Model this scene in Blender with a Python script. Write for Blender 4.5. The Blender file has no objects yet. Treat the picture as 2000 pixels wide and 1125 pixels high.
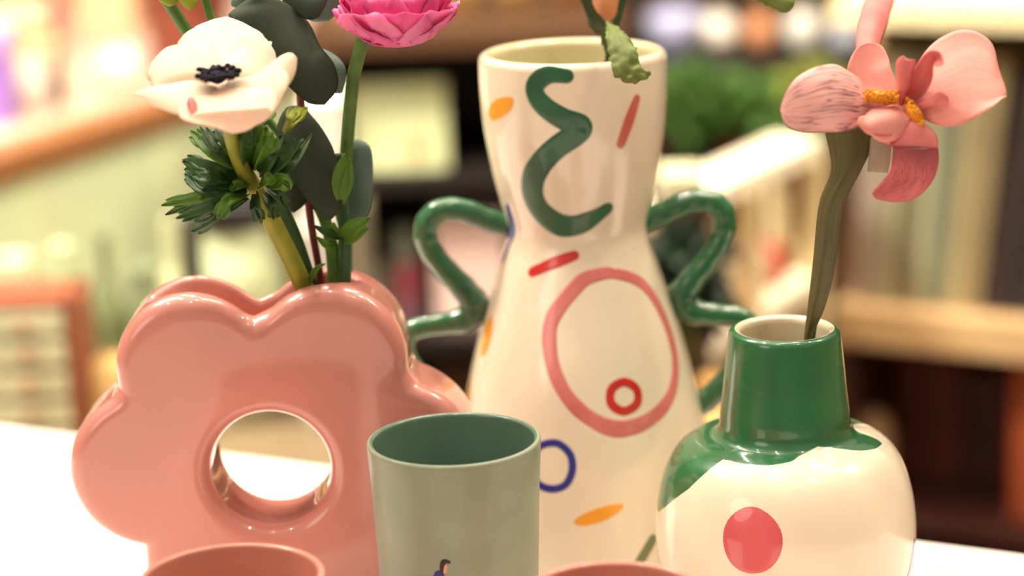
import bpy, bmesh, math, random
from mathutils import Vector
from mathutils import noise as mnoise
PI = math.pi
R_ = math.radians
random.seed(7)
C = bpy.context.scene.collection
SC = bpy.context.scene

# ------------------------------------------------------------------ camera, world, lights
TZ = 0.75                      # table top height
CAMZ = TZ + 0.45
PITCH, ROLL, FPX = R_(14.5), R_(2.0), 4400.0
Fw = Vector((0, math.cos(PITCH), -math.sin(PITCH)))
U0 = Vector((0, math.sin(PITCH), math.cos(PITCH)))
R0 = Vector((1, 0, 0))
Up = U0*math.cos(ROLL) + R0*math.sin(ROLL)
Rt = R0*math.cos(ROLL) - U0*math.sin(ROLL)
CP = Vector((0, 0, CAMZ))
cam_d = bpy.data.cameras.new('camera')
cam = bpy.data.objects.new('camera', cam_d); C.objects.link(cam)
from mathutils import Matrix
m3 = Matrix((Rt, Up, -Fw)).transposed()
cam.matrix_world = Matrix.Translation(CP) @ m3.to_4x4()
cam_d.sensor_width = 36; cam_d.lens = FPX/2000*36
cam_d.clip_start = 0.02; cam_d.clip_end = 50
cam_d.dof.use_dof = True; cam_d.dof.focus_distance = 1.065; cam_d.dof.aperture_fstop = 3.2
SC.camera = cam

SC.view_settings.view_transform = 'Standard'; SC.view_settings.look = 'None'
SC.view_settings.gamma = 1; SC.view_settings.exposure = 0.12; SC.view_settings.use_curve_mapping = False
w = bpy.data.worlds.new('world'); SC.world = w; w.use_nodes = True
w.node_tree.nodes['Background'].inputs[0].default_value = (1.0, 0.80, 0.62, 1)
w.node_tree.nodes['Background'].inputs[1].default_value = 1.0
_nt = w.node_tree; _tc = _nt.nodes.new('ShaderNodeTexCoord'); _sp = _nt.nodes.new('ShaderNodeSeparateXYZ'); _cr = _nt.nodes.new('ShaderNodeValToRGB')
_nt.links.new(_tc.outputs['Generated'], _sp.inputs[0]); _nt.links.new(_sp.outputs[2], _cr.inputs[0]); _nt.links.new(_cr.outputs[0], _nt.nodes['Background'].inputs[0])
_cr.color_ramp.elements[0].position = 0.0; _cr.color_ramp.elements[0].color = (.15, .105, .075, 1)
_cr.color_ramp.elements[1].position = 0.75; _cr.color_ramp.elements[1].color = (.54, .46, .37, 1)
_e = _cr.color_ramp.elements.new(.12); _e.color = (.22, .165, .12, 1)
_e = _cr.color_ramp.elements.new(.28); _e.color = (.48, .40, .31, 1)

def lamp(name, loc, power, size, col=(1, .84, .66), target=None, kind='AREA', spread=None):
    l = bpy.data.lights.new(name, kind); l.energy = power; l.color = col
    if kind == 'AREA':
        l.shape = 'DISK'; l.size = size
        if spread: l.spread = R_(spread)
    else: l.shadow_soft_size = size
    o = bpy.data.objects.new(name, l); o.location = loc; C.objects.link(o)
    if target is not None:
        o.rotation_euler = (Vector(target)-Vector(loc)).to_track_quat('-Z', 'Y').to_euler()
    return o
# the shop's ceiling spotlights
for i, (x, y, p) in enumerate([(-0.9, 1.7, 9), (-0.25, 1.95, 10), (0.45, 1.8, 10), (1.0, 1.4, 8), (-0.1, 0.9, 6), (0.7, 0.5, 5), (-1.1, 0.6, 5), (-0.55, 2.3, 6), (0.15, 1.5, 6), (0.75, 2.3, 6), (-0.6, 1.2, 6), (0.5, 1.1, 5), (-0.3, 0.3, 4), (1.4, 1.9, 5), (-1.4, 1.2, 5)]):
    lamp('ceiling_spotlight', (x, y, 2.75), p, 0.045, target=(0.0, 1.15, TZ))
lamp('front_left_fill', (-2.4, -1.2, 1.9), 12, 1.4, (1, .88, .74), (0, 1.2, .9))  # added broad fill lamp at the front left, out of view
lamp('background_fill', (-1.3, 1.7, 2.7), 46, 0.5, (1, .96, .80), (-0.55, 2.7, .6), spread=110)  # added fill lamps, here and below, to brighten the shop background
lamp('background_fill', (0.6, 2.0, 2.8), 21, 0.4, (1, .86, .64), (0.7, 3.0, .6), spread=110)
lamp('background_fill', (1.6, 1.5, 2.7), 14, 0.4, (1, .86, .64), (0.8, 2.6, .7), spread=100)

def ray(px, py): return Fw + Rt*((px-1000)/FPX) - Up*((py-562.5)/FPX)
YOFF = 0.0
def atY(px, py, Y): d = ray(px, py); return CP + d*((Y+YOFF)/d.y)
def atZ(px, py, Z): d = ray(px, py); return CP + d*((Z-CAMZ)/d.z)
def pxm(Y, py=562): d = ray(1000, py); return (Y/d.y)*1.0/FPX     # metres per pixel at distance Y

# ------------------------------------------------------------------ materials
def lin(c):
    c = c/255; return c/12.92 if c <= .04045 else ((c+.055)/1.055)**2.4
def rgb(c): return (lin(c[0]), lin(c[1]), lin(c[2]), 1)
MATS = {}
def mat(name, c, rough=.5, coat=0, spec=.5, c2=None, nscale=30, nmix=.35, sss=0, trans=0, bump=0, metal=0, bscale=None, sheen=0):
    if name in MATS: return MATS[name]
    m = bpy.data.materials.new(name); m.use_nodes = True; nt = m.node_tree; b = nt.nodes['Principled BSDF']
    b.inputs['Roughness'].default_value = rough
    b.inputs['Coat Weight'].default_value = coat; b.inputs['Coat Roughness'].default_value = .04
    b.inputs['Specular IOR Level'].default_value = spec; b.inputs['Metallic'].default_value = metal
    tc = nt.nodes.new('ShaderNodeTexCoord')
    n = nt.nodes.new('ShaderNodeTexNoise'); n.inputs['Scale'].default_value = nscale; n.inputs['Detail'].default_value = 4
    nt.links.new(tc.outputs['Object'], n.inputs['Vector'])
    mx = nt.nodes.new('ShaderNodeMix'); mx.data_type = 'RGBA'
    c2 = c2 or [max(0, v*.93) for v in c]
    mx.inputs[6].default_value = rgb(c); mx.inputs[7].default_value = rgb(c2)
    mr = nt.nodes.new('ShaderNodeMapRange'); mr.inputs[1].default_value = .5-nmix*.5; mr.inputs[2].default_value = .5+nmix*.5+.05
    nt.links.new(n.outputs[0], mr.inputs[0]); nt.links.new(mr.outputs[0], mx.inputs[0])
    nt.links.new(mx.outputs[2], b.inputs['Base Color'])
    if sss:
        b.inputs['Subsurface Weight'].default_value = sss; b.inputs['Subsurface Radius'].default_value = (.006, .004, .003)
        b.inputs['Subsurface Scale'].default_value = 1
    if bump:
        n2 = nt.nodes.new('ShaderNodeTexNoise'); n2.inputs['Scale'].default_value = bscale or nscale*3; n2.inputs['Detail'].default_value = 3
        nt.links.new(tc.outputs['Object'], n2.inputs['Vector'])
        bp = nt.nodes.new('ShaderNodeBump'); bp.inputs['Strength'].default_value = bump; bp.inputs['Distance'].default_value = .002
        nt.links.new(n2.outputs[0], bp.inputs['Height']); nt.links.new(bp.outputs[0], b.inputs['Normal'])
    if trans:
        out = nt.nodes['Material Output']; t = nt.nodes.new('ShaderNodeBsdfTranslucent'); ms = nt.nodes.new('ShaderNodeMixShader')
        ms.inputs[0].default_value = trans
        nt.links.new(mx.outputs[2], t.inputs[0]); nt.links.new(b.outputs[0], ms.inputs[1]); nt.links.new(t.outputs[0], ms.inputs[2])
        nt.links.new(ms.outputs[0], out.inputs[0])
    MATS[name] = m; return m

def veined(name, c, vein, trans=.2, amount=.8, start=.0, end=.8, lines=26, rough=.6, base_blotch=0.0):
    """petal material: fine veins running from the base (u=0) towards the tip, in uv space"""
    m = mat(name, c, rough, trans=trans, nscale=60)
    nt = m.node_tree; b = nt.nodes['Principled BSDF']
    mx = [n for n in nt.nodes if n.type == 'MIX'][0]
    uv = nt.nodes.new('ShaderNodeUVMap')
    mp = nt.nodes.new('ShaderNodeMapping'); mp.inputs['Scale'].default_value = (2.2, lines, 1)
    nt.links.new(uv.outputs[0], mp.inputs[0])
    n = nt.nodes.new('ShaderNodeTexNoise'); n.inputs['Scale'].default_value = 1; n.inputs['Detail'].default_value = 2; n.inputs['Distortion'].default_value = .4
    nt.links.new(mp.outputs[0], n.inputs['Vector'])
    # ridge = 1-|n-.5|*k
    s = nt.nodes.new('ShaderNodeMath'); s.operation = 'SUBTRACT'; s.inputs[1].default_value = .5; nt.links.new(n.outputs[0], s.inputs[0])
    ab = nt.nodes.new('ShaderNodeMath'); ab.operation = 'ABSOLUTE'; nt.links.new(s.outputs[0], ab.inputs[0])
    rr = nt.nodes.new('ShaderNodeMapRange'); rr.inputs[1].default_value = .0; rr.inputs[2].default_value = .055; rr.inputs[3].default_value = 1; rr.inputs[4].default_value = 0
    nt.links.new(ab.outputs[0], rr.inputs[0])
    sp = nt.nodes.new('ShaderNodeSeparateXYZ'); nt.links.new(uv.outputs[0], sp.inputs[0])
    fr = nt.nodes.new('ShaderNodeMapRange'); fr.inputs[1].default_value = start; fr.inputs[2].default_value = end; fr.inputs[3].default_value = amount; fr.inputs[4].default_value = .38*amount
    nt.links.new(sp.outputs[0], fr.inputs[0])
    mu = nt.nodes.new('ShaderNodeMath'); mu.operation = 'MULTIPLY'; nt.links.new(rr.outputs[0], mu.inputs[0]); nt.links.new(fr.outputs[0], mu.inputs[1])
    fac = mu.outputs[0]
    if base_blotch:
        bb = nt.nodes.new('ShaderNodeMapRange'); bb.inputs[1].default_value = 0; bb.inputs[2].default_value = base_blotch; bb.inputs[3].default_value = .75; bb.inputs[4].default_value = 0
        nt.links.new(sp.outputs[0], bb.inputs[0])
        ad = nt.nodes.new('ShaderNodeMath'); ad.operation = 'MAXIMUM'; nt.links.new(fac, ad.inputs[0]); nt.links.new(bb.outputs[0], ad.inputs[1]); fac = ad.outputs[0]
    m2 = nt.nodes.new('ShaderNodeMix'); m2.data_type = 'RGBA'; m2.inputs[7].default_value = rgb(vein)
    nt.links.new(mx.outputs[2], m2.inputs[6]); nt.links.new(fac, m2.inputs[0])
    for l in list(nt.links):
        if l.from_socket == mx.outputs[2] and l.to_node != m2:
            to = l.to_socket; nt.links.remove(l); nt.links.new(m2.outputs[2], to)
    return m

def wood(name, c, c2, rough=.5, scale=6):
    m = mat(name, c, rough, c2=c2, nscale=scale, nmix=.5)
    nt = m.node_tree; tc = [n for n in nt.nodes if n.type == 'TEX_COORD'][0]; n = [n for n in nt.nodes if n.type == 'TEX_NOISE'][0]
    mp = nt.nodes.new('ShaderNodeMapping'); mp.inputs['Scale'].default_value = (1, 12, 12)
    nt.links.new(tc.outputs['Object'], mp.inputs[0]); nt.links.new(mp.outputs[0], n.inputs['Vector'])
    return m

PINKG = mat('pink_glaze', (212, 138, 126), .30, 1.0, nscale=12, bump=.02, bscale=25)
WHITEG = mat('cream_glaze', (242, 230, 206), .28, 1.0, nscale=10, bump=.015, bscale=30)
GREENG = mat('green_glaze', (34, 108, 62), .3, 1.0, c2=(24, 84, 48), nscale=25, bump=.05, bscale=60)
GREENP = mat('green_brushwork', (36, 100, 64), .4, .45, c2=(30, 82, 54), nscale=60)
REDP = mat('red_brushwork', (206, 40, 32), .3, .9, nscale=60)
YELP = mat('yellow_brushwork', (240, 168, 28), .3, .9, c2=(232, 150, 20), nscale=80)
PINKP = mat('rose_brushwork', (222, 128, 122), .3, .9, c2=(208, 108, 106), nscale=45)
CORALP = mat('coral_brushwork', (206, 104, 88), .3, .9, nscale=60)
BLUEP = mat('blue_brushwork', (42, 44, 148), .3, .9, nscale=60)
LILACP = mat('lilac_brushwork', (150, 118, 196), .3, .9, nscale=60)
DOTP = mat('raspberry_brushwork', (212, 92, 98), .3, .9, c2=(202, 82, 90), nscale=40)
OLIVEP = mat('olive_brushwork', (110, 124, 84), .3, .9, nscale=60)
MINT = mat('mint_stoneware', (140, 150, 130), .45, .15, nscale=60, c2=(132, 142, 122), bump=.05, bscale=300)
MINTIN = mat('sea_green_glaze', (100, 130, 110), .25, .6, nscale=20)
BLUSH = mat('blush_stoneware', (214, 146, 132), .42, .25, nscale=60, bump=.05, bscale=300)
BLUSHIN = mat('blush_inner_glaze', (200, 132, 116), .3, .5, nscale=20)

# ------------------------------------------------------------------ mesh helpers
class MB:
    def __init__(s): s.v = []; s.f = []; s.mi = []; s.uv = {}
    def add(s, p): s.v.append(tuple(p)); return len(s.v)-1
    def face(s, idx, mi=0, uv=None):
        if uv: s.uv[len(s.f)] = uv
        s.f.append(tuple(idx)); s.mi.append(mi)
    def box(s, a, b, mi=0, rot=0, piv=None):
        x0, y0, z0 = a; x1, y1, z1 = b
        P = [(x0, y0, z0), (x1, y0, z0), (x1, y1, z0), (x0, y1, z0), (x0, y0, z1), (x1, y0, z1), (x1, y1, z1), (x0, y1, z1)]
        if rot:
            cx, cy = piv or ((x0+x1)/2, (y0+y1)/2); c, sn = math.cos(rot), math.sin(rot)
            P = [(cx+(x-cx)*c-(y-cy)*sn, cy+(x-cx)*sn+(y-cy)*c, z) for x, y, z in P]
        i = [s.add(p) for p in P]
        for q in ((0, 3, 2, 1), (4, 5, 6, 7), (0, 1, 5, 4), (1, 2, 6, 5), (2, 3, 7, 6), (3, 0, 4, 7)): s.face([i[k] for k in q], mi)
    def grid(s, P, mi=0, uv=True, closeu=False, closev=False, mfun=None):
        n, m = len(P), len(P[0]); I = [[s.add(p) for p in row] for row in P]
        for a in range(n if closeu else n-1):
            for b in range(m if closev else m-1):
                a2, b2 = (a+1) % n, (b+1) % m
                k = mfun(a, b) if mfun else mi
                s.face((I[a][b], I[a2][b], I[a2][b2], I[a][b2]), k,
                       [(a/(n-1 or 1), b/(m-1 or 1)), ((a+1)/(n-1 or 1), b/(m-1 or 1)), ((a+1)/(n-1 or 1), (b+1)/(m-1 or 1)), (a/(n-1 or 1), (b+1)/(m-1 or 1))])
        return I
    def cap(s, ring, mi=0, flip=False):
        c = Vector((0, 0, 0))
        for i in ring: c += Vector(s.v[i])
        k = s.add(c/len(ring)); n = len(ring)
        for i in range(n):
            a, b = ring[i], ring[(i+1) % n]
            s.face((b, a, k) if flip else (a, b, k), mi)
    def lathe(s, prof, n=96, mi=0, cx=0, cy=0, z=0, mfun=None, sq=0):
        P = [[(cx+r*math.cos(2*PI*k/n), cy+r*math.sin(2*PI*k/n), z+zz) for k in range(n)] for r, zz in prof]
        I = s.grid(P, mi, closev=True, mfun=mfun)
        return I
    def tube(s, pts, rad, n=14, mi=0, cap=True, flat=1.0, flatdir=None):
        pts = [Vector(p) for p in pts]; N = len(pts)
        if not hasattr(rad, '__len__'): rad = [rad]*N
        ref = Vector(flatdir) if flatdir else None; rows = []; pn = None
        for i, p in enumerate(pts):
            t = (pts[min(i+1, N-1)]-pts[max(i-1, 0)]).normalized()
            if ref is not None: nn = (ref - t*ref.dot(t)).normalized()
            elif pn is None:
                nn = t.orthogonal().normalized()
            else: nn = (pn - t*pn.dot(t)).normalized()
            pn = nn; bb = t.cross(nn)
            rows.append([p + (nn*math.cos(2*PI*k/n)*flat + bb*math.sin(2*PI*k/n))*rad[i] for k in range(n)])
        I = s.grid(rows, mi, closev=True)
        if cap: s.cap(I[0], mi, True); s.cap(I[-1], mi)
        return I
    def ball(s, c, r, mi=0, n=12, sc=(1, 1, 1)):
        P = []
        for a in range(n+1):
            ph = PI*a/n
            P.append([(c[0]+r*sc[0]*math.sin(ph)*math.cos(2*PI*k/(2*n)), c[1]+r*sc[1]*math.sin(ph)*math.sin(2*PI*k/(2*n)), c[2]+r*sc[2]*math.cos(ph)) for k in range(2*n)])
        s.grid(P, mi, closev=True)
    def build(s, name, mats, parent=None, smooth=True, solid=0, bevel=0, subsurf=0, origin=None, fixn=True, weld=False):
        if not isinstance(mats, (list, tuple)): mats = [mats]
        me = bpy.data.meshes.new(name)
        o0 = Vector(origin) if origin is not None else Vector((0, 0, 0))
        if parent is not None and origin is None: o0 = Vector(parent.location)
        me.from_pydata([tuple(Vector(v)-o0) for v in s.v], [], s.f)
        for mt in mats: me.materials.append(mt)
        for p, k in zip(me.polygons, s.mi): p.material_index = min(k, len(mats)-1)
        if s.uv:
            ul = me.uv_layers.new(name='UVMap')
            for fi, uvs in s.uv.items():
                for li, u in zip(me.polygons[fi].loop_indices, uvs): ul.data[li].uv = u
        bm = bmesh.new(); bm.from_mesh(me)
        if weld: bmesh.ops.remove_doubles(bm, verts=bm.verts, dist=1e-6)
        if fixn: bmesh.ops.recalc_face_normals(bm, faces=bm.faces)
        bm.to_mesh(me); bm.free()
        if smooth:
            for p in me.polygons: p.use_smooth = True
        o = bpy.data.objects.new(name, me); C.objects.link(o)
        if parent is not None:
            o.parent = parent
            if origin is not None: o.location = o0-Vector(parent.location)
        else: o.location = o0
        if bevel:
            b = o.modifiers.new('bevel', 'BEVEL'); b.width = bevel; b.segments = 3; b.limit_method = 'ANGLE'; b.angle_limit = R_(40); b.harden_normals = False
        if solid:
            q = o.modifiers.new('solid', 'SOLIDIFY'); q.thickness = solid; q.offset = 0
        if subsurf:
            q = o.modifiers.new('sub', 'SUBSURF'); q.levels = q.render_levels = subsurf
        return o
def tag(o, label=None, cat=None, group=None, kind=None):
    if label: o['label'] = label
    if cat: o['category'] = cat
    if group: o['group'] = group
    if kind: o['kind'] = kind
    return o
def thing(name, label, cat, loc, group=None):
    o = bpy.data.objects.new(name, None); o.empty_display_size = .02; o.location = loc; C.objects.link(o)
    return tag(o, label, cat, group)

def cr(pts, n, closed=False):
    """Catmull-Rom through vectors / tuples of any length, n samples per span"""
    P = [tuple(p) for p in pts]; N = len(P); out = []
    spans = N if closed else N-1
    for i in range(spans):
        if closed: p0, p1, p2, p3 = P[(i-1) % N], P[i], P[(i+1) % N], P[(i+2) % N]
        else: p0, p1, p2, p3 = P[max(i-1, 0)], P[i], P[i+1], P[min(i+2, N-1)]
        for k in range(n):
            t = k/n
            out.append(tuple(.5*((2*b)+(-a+c)*t+(2*a-5*b+4*c-d)*t*t+(-a+3*b-3*c+d)*t**3) for a, b, c, d in zip(p0, p1, p2, p3)))
    if not closed: out.append(P[-1])
    return out
def resample(P, n):
    P = [Vector(p) for p in P]; L = [0]
    for a, b in zip(P, P[1:]): L.append(L[-1]+(b-a).length)
    out = []; j = 0
    for k in range(n):
        t = L[-1]*k/(n-1)
        while j < len(L)-2 and L[j+1] < t: j += 1
        d = L[j+1]-L[j]; q = (t-L[j])/d if d > 0 else 0
        out.append(P[j].lerp(P[j+1], q))
    return out
def curvepx(pts, Y=None, n=10):
    return [Vector(p) for p in cr([tuple(atY(p[0], p[1], p[2] if len(p) > 2 else Y)) for p in pts], n)]

def sheet(mb, L, R, bulge=0, rows=22, cols=11, ruffle=0, rf=60, mi=0, Y=None, fold=0, edge=0):
    """a petal or leaf lofted between its left and right edge; L, R: (px, py, Y) points from base to tip"""
    Lc = resample(cr([tuple(atY(p[0], p[1], p[2] if len(p) > 2 else Y)) for p in L], 8), rows)
    Rc = resample(cr([tuple(atY(p[0], p[1], p[2] if len(p) > 2 else Y)) for p in R], 8), rows)
    P = []; seed = random.random()*50
    for i in range(rows):
        a, b = Lc[i], Rc[i]; row = []
        t = (Lc[min(i+1, rows-1)]+Rc[min(i+1, rows-1)]-Lc[max(i-1, 0)]-Rc[max(i-1, 0)])
        wv = b-a; nn = wv.cross(t)
        if nn.length > 1e-12: nn.normalize()
        if nn.y > 0: nn = -nn
        for j in range(cols):
            v = j/(cols-1); p = a.lerp(b, v)
            e = abs(2*v-1); u = i/(rows-1)
            off = bulge*(4*v*(1-v))*math.sin(PI*min(1, u*.9+.1))
            off += fold*(1-e)*1.0
            if ruffle:
                k = max(e, u)**3
                off += ruffle*k*(mnoise.noise(p*rf+Vector((seed, 0, 0))))*2 + ruffle*.35*mnoise.noise(p*rf*.7+Vector((0, seed, 0)))
            q = p+nn*off
            if edge and (j in (0, cols-1)): q += wv.normalized()*edge*mnoise.noise(p*700+Vector((seed, seed, 0))) if wv.length > 1e-9 else Vector((0, 0, 0))
            row.append(q)
        P.append(row)
    mb.grid(P, mi)

def blade(mb, pts, w, fold=.0006, prof=None, rows=18, cols=5, mi=0, facing=None, twist=0):
    """a narrow leaf along a path of (px,py,Y) with maximum half width w metres"""
    c = resample(cr([tuple(atY(*p)) for p in pts], 8), rows); P = []
    for i in range(rows):
        u = i/(rows-1)
        t = (c[min(i+1, rows-1)]-c[max(i-1, 0)]).normalized()
        f = Vector(facing) if facing else Vector((0.15, -1, .35))
        s = t.cross(f).normalized(); n = s.cross(t).normalized()
        if twist:
            a = twist*u; s, n = s*math.cos(a)+n*math.sin(a), n*math.cos(a)-s*math.sin(a)
        ww = w*(prof(u) if prof else (math.sin(PI*min(1, .08+.92*u))**.8 if u < 1 else 0.02))
        P.append([c[i]+s*ww*(2*j/(cols-1)-1)+n*(-fold)*(1-abs(2*j/(cols-1)-1)) for j in range(cols)])
    mb.grid(P, mi)

# ------------------------------------------------------------------ table
def structure(o): o['kind'] = 'structure'; return o
eL, eR = atZ(0, 828, TZ), atZ(2000, 1080, TZ)
ed = (eR-eL); ed.z = 0; edn = ed.normalized(); nrm = Vector((edn.y, -edn.x, 0))      # towards the camera
if nrm.y > 0: nrm = -nrm
TABLE = mat('white_laminate', (250, 236, 232), .35, .3, nscale=8)
TLEG = wood('pale_table_wood', (206, 176, 140), (186, 152, 116))
ca, cb = eL-edn*.35, eR+edn*.30
tcen = (ca+cb)/2+nrm*.45
tb = thing('display_table', 'white topped display table carrying the vases and cups', 'table', (tcen.x, tcen.y, 0))
mb = MB(); P = [ca, cb, cb+nrm*.92, ca+nrm*.92]
i0 = [mb.add((p.x, p.y, TZ-.03)) for p in P]; i1 = [mb.add((p.x, p.y, TZ)) for p in P]
mb.face(i0[::-1]); mb.face(i1)
for k in range(4): mb.face((i0[k], i0[(k+1) % 4], i1[(k+1) % 4], i1[k]))
mb.build('table_top', TABLE, tb, smooth=False, bevel=.003)
for p, sx, sy in ((ca, 1, 1), (cb, -1, 1), (cb+nrm*.92, -1, -1), (ca+nrm*.92, 1, -1)):
    q = p+edn*.05*sx+nrm*.05*sy
    l = MB(); l.box((q.x-.022, q.y-.022, 0), (q.x+.022, q.y+.022, TZ-.03), rot=math.atan2(edn.y, edn.x)); l.build('leg', TLEG, tb, smooth=False, bevel=.003)

# ------------------------------------------------------------------ round pottery
class Pot:
    """surface of revolution; prof: list (r, z) from base to rim outside"""
    def __init__(s, x, y, prof):
        s.x, s.y = x, y; s.p = cr(prof, 10); s.z0, s.z1 = prof[0][1], prof[-1][1]
        s.n = len(s.p)
    def r(s, z):
        p = s.p
        if z <= p[0][1]: return p[0][0]
        for a, b in zip(p, p[1:]):
            if a[1] <= z <= b[1]:
                q = (z-a[1])/max(1e-9, b[1]-a[1]); return a[0]+(b[0]-a[0])*q
        return p[-1][0]
    def hit(s, px, py):
        d = ray(px, py); t = (s.y-.14)/d.y
        while t < (s.y+.02)/d.y:
            p = CP+d*t; z = p.z-TZ
            if s.z0 <= z <= s.z1 and math.hypot(p.x-s.x, p.y-s.y) <= s.r(z): break
            t += .0002
        return (math.atan2(p.x-s.x, -(p.y-s.y)), p.z-TZ)           # angle from the front, height
    def pos(s, th, z, off=0):
        r = s.r(z); dr = (s.r(z+.0008)-s.r(z-.0008))/.0016
        k = 1/math.sqrt(1+dr*dr)
        rr = r+off*k; return Vector((s.x+rr*math.sin(th), s.y-rr*math.cos(th), TZ+z-off*k*dr))
    def stroke(s, mb, pts, w, mi, closed=False, n=10, raise_=.00004, ang=False):
        """painted stroke; pts in pixels of the reference (or (angle, z) if ang), w half width in metres (or list)"""
        K = pts if ang else [s.hit(*p) for p in pts]
        ws = w if hasattr(w, '__len__') else [w]*len(K)
        c = cr([(a, z, q) for (a, z), q in zip(K, ws)], n, closed); N = len(c); P = []
        for i, (a, z, q) in enumerate(c):
            A, B = (c[(i-1) % N], c[(i+1) % N]) if closed else (c[max(i-1, 0)], c[min(i+1, N-1)])
            r = s.r(z); tx, tz = (B[0]-A[0])*r, B[1]-A[1]; L = math.hypot(tx, tz) or 1; nx, nz = -tz/L, tx/L
            if not closed:                                           # round ends
                pass
            wob = 1+.025*math.sin(i*.35+z*200)
            P.append([s.pos(a+nx*q*wob*v/r, z+nz*q*wob*v, raise_*(1-v**4)+.00008-(.0003 if abs(v) == 1 else 0)) for v in (-1, -.93, -.6, 0, .6, .93, 1)])
        if not closed:
            for end in (0, -1):
                i = 0 if end == 0 else N-1; j = 1 if end == 0 else N-2
                a, z, q = c[i]; r = s.r(z); tx, tz = (a-c[j][0])*r, z-c[j][1]; L = math.hypot(tx, tz) or 1; tx /= L; tz /= L
                nx, nz = (-tz, tx) if end == -1 else (tz, -tx)
                add = []
                for k in range(1, 7):
                    ph = PI/2*k/6; f, e = math.cos(ph), math.sin(ph)
                    add.append([s.pos(a+(nx*q*f*v+tx*q*e)/r, z+nz*q*f*v+tz*q*e, (raise_*(1-v**4)*f+.00008-(.0003 if abs(v) == 1 else 0))) for v in (-1, -.93, -.6, 0, .6, .93, 1)])
                if end == -1: P += add
                else: P = add[::-1]+P
        mb.grid(P, mi, closeu=closed)
    def disc(s, mb, c, rx, rz, mi, rot=0, ang=False, wob=.03, raise_=.00003):
        a0, z0 = c if ang else s.hit(*c); r0 = s.r(z0); rows = []
        for k in range(9):
            f = k/8; row = []
            for j in range(48):
                t = 2*PI*j/48; ww = 1+wob*math.sin(3*t+1)+wob*.6*math.sin(5*t)
                x, y = rx*f*ww*math.cos(t), rz*f*ww*math.sin(t)
                X, Yy = x*math.cos(rot)-y*math.sin(rot), x*math.sin(rot)+y*math.cos(rot)
                row.append(s.pos(a0+X/r0, z0+Yy, raise_*(1-f**6)+.00008-(.0003 if k == 8 else 0)))
            rows.append(row)
        mb.grid(rows, mi, closev=True)
    def body(s, mb, thick, lip=.5, floor=.006, inner=1, n=128, mfun=None, rim_mi=None, base=True):
        """outer wall, rounded lip, inner wall, both floors"""
        out = [(r, z) for r, z in s.p]; rt, zt = out[-1]
        k = len(out); prof = [(0.0001, s.z0+.001), (out[0][0]*.85, s.z0+.001), (out[0][0]*.93, s.z0)]+out
        for a in range(1, 8):
            t = PI*a/8; prof.append((rt-thick/2+thick/2*math.cos(t), zt+thick*lip*math.sin(t)))
        no = len(prof)
        for r, z in reversed(out[6:]):
            if z > s.z0+floor: prof.append((max(r-thick, .001), z))
        prof += [(prof[-1][0]*.8, s.z0+floor), (.0001, s.z0+floor)]
        P = [[(s.x+r*math.sin(2*PI*j/n), s.y-r*math.cos(2*PI*j/n), TZ+z) for j in range(n)] for r, z in prof]
        def mf(a, b): return (mfun(a, b) if mfun else 0) if a < no-4 else inner
        mb.grid(P, 0, closev=True, mfun=mf)

def profpx(y, rows, cx):
    return [(hw*pxm(y, py), atY(cx, py, y).z-TZ) for py, hw in rows]

# ---- tall cream vase with squiggle handles
TX, TY = atY(1130, 562, 1.17).x, 1.17
pr = profpx(TY, [(1050, 284), (990, 274), (920, 258), (860, 246), (780, 229), (700, 211), (640, 195), (580, 176), (520, 157), (475, 142), (445, 136), (420, 139), (380, 150), (340, 160), (300, 168), (250, 176), (200, 181), (150, 183.5), (112, 184)], 1130)
pr = [(pr[0][0]*.93, 0), (pr[0][0]*.99, .004), (pr[0][0], .010)]+[p for p in pr if p[1] > .016]
tall = Pot(TX, TY, pr)
vt = thing('tall_vase', 'tall cream waisted vase with painted strokes and two green squiggle handles', 'vase', (TX, TY, TZ))
mb = MB(); tall.body(mb, .0075, n=160, inner=1)
mm = [WHITEG, mat('vase_inner_glaze', (214, 206, 164), .3, .8, nscale=15), GREENP, YELP, CORALP, REDP, PINKP, BLUEP, OLIVEP]
g = .0066
tall.stroke(mb, [(1106, 149), (1070, 147), (1046, 165), (1047, 188), (1068, 212), (1100, 232), (1131, 246), (1124, 262), (1085, 290), (1055, 322), (1040, 352), (1041, 385), (1058, 415), (1090, 438), (1125, 440), (1160, 425), (1185, 408)],
            [0.00384, 0.00474, 0.00538, 0.00563, 0.00563, 0.00614, 0.00666, 0.00666, 0.0064, 0.0064, 0.00678, 0.00704, 0.00704, 0.00678, 0.00614, 0.00486, 0.00358], 2)
tall.disc(mb, (974, 213), .0140, .0056, 3, rot=.45)
tall.stroke(mb, [(1243, 194), (1229, 235), (1213, 280)], [.0026, .0034, .0028], 4)
tall.stroke(mb, [(1040, 531), (1080, 514), (1121, 499)], [.0028, .0032, .0028], 5)
tall.stroke(mb, [(1203, 534), (1255, 555), (1292, 610), (1317, 690), (1314, 760), (1275, 815), (1210, 838), (1150, 815), (1100, 762), (1075, 690), (1080, 620), (1130, 555), (1165, 537)],
            [.0030, .0032, .0036, .0036, .0036, .0042, .0046, .0042, .0040, .0040, .0042, .0040, .0036], 6, closed=True)
tall.stroke(mb, [(1219, 746), (1243, 760), (1244, 788), (1218, 803), (1194, 788), (1195, 760)], .0025, 5, closed=True)
tall.stroke(mb, [(1085, 865), (1112, 885), (1118, 915), (1106, 945), (1080, 955), (1052, 945), (1038, 915), (1050, 875)], .0021, 7, closed=True)
tall.disc(mb, (950, 658), .0062, .0118, 3)
tall.disc(mb, (1170, 1006), .0150, .0040, 3, rot=.28, wob=.02)
tall.stroke(mb, [(993, 408), (1000, 440), (994, 470), (983, 505)], [.0030, .0045, .0045, .0028], 7)
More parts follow.
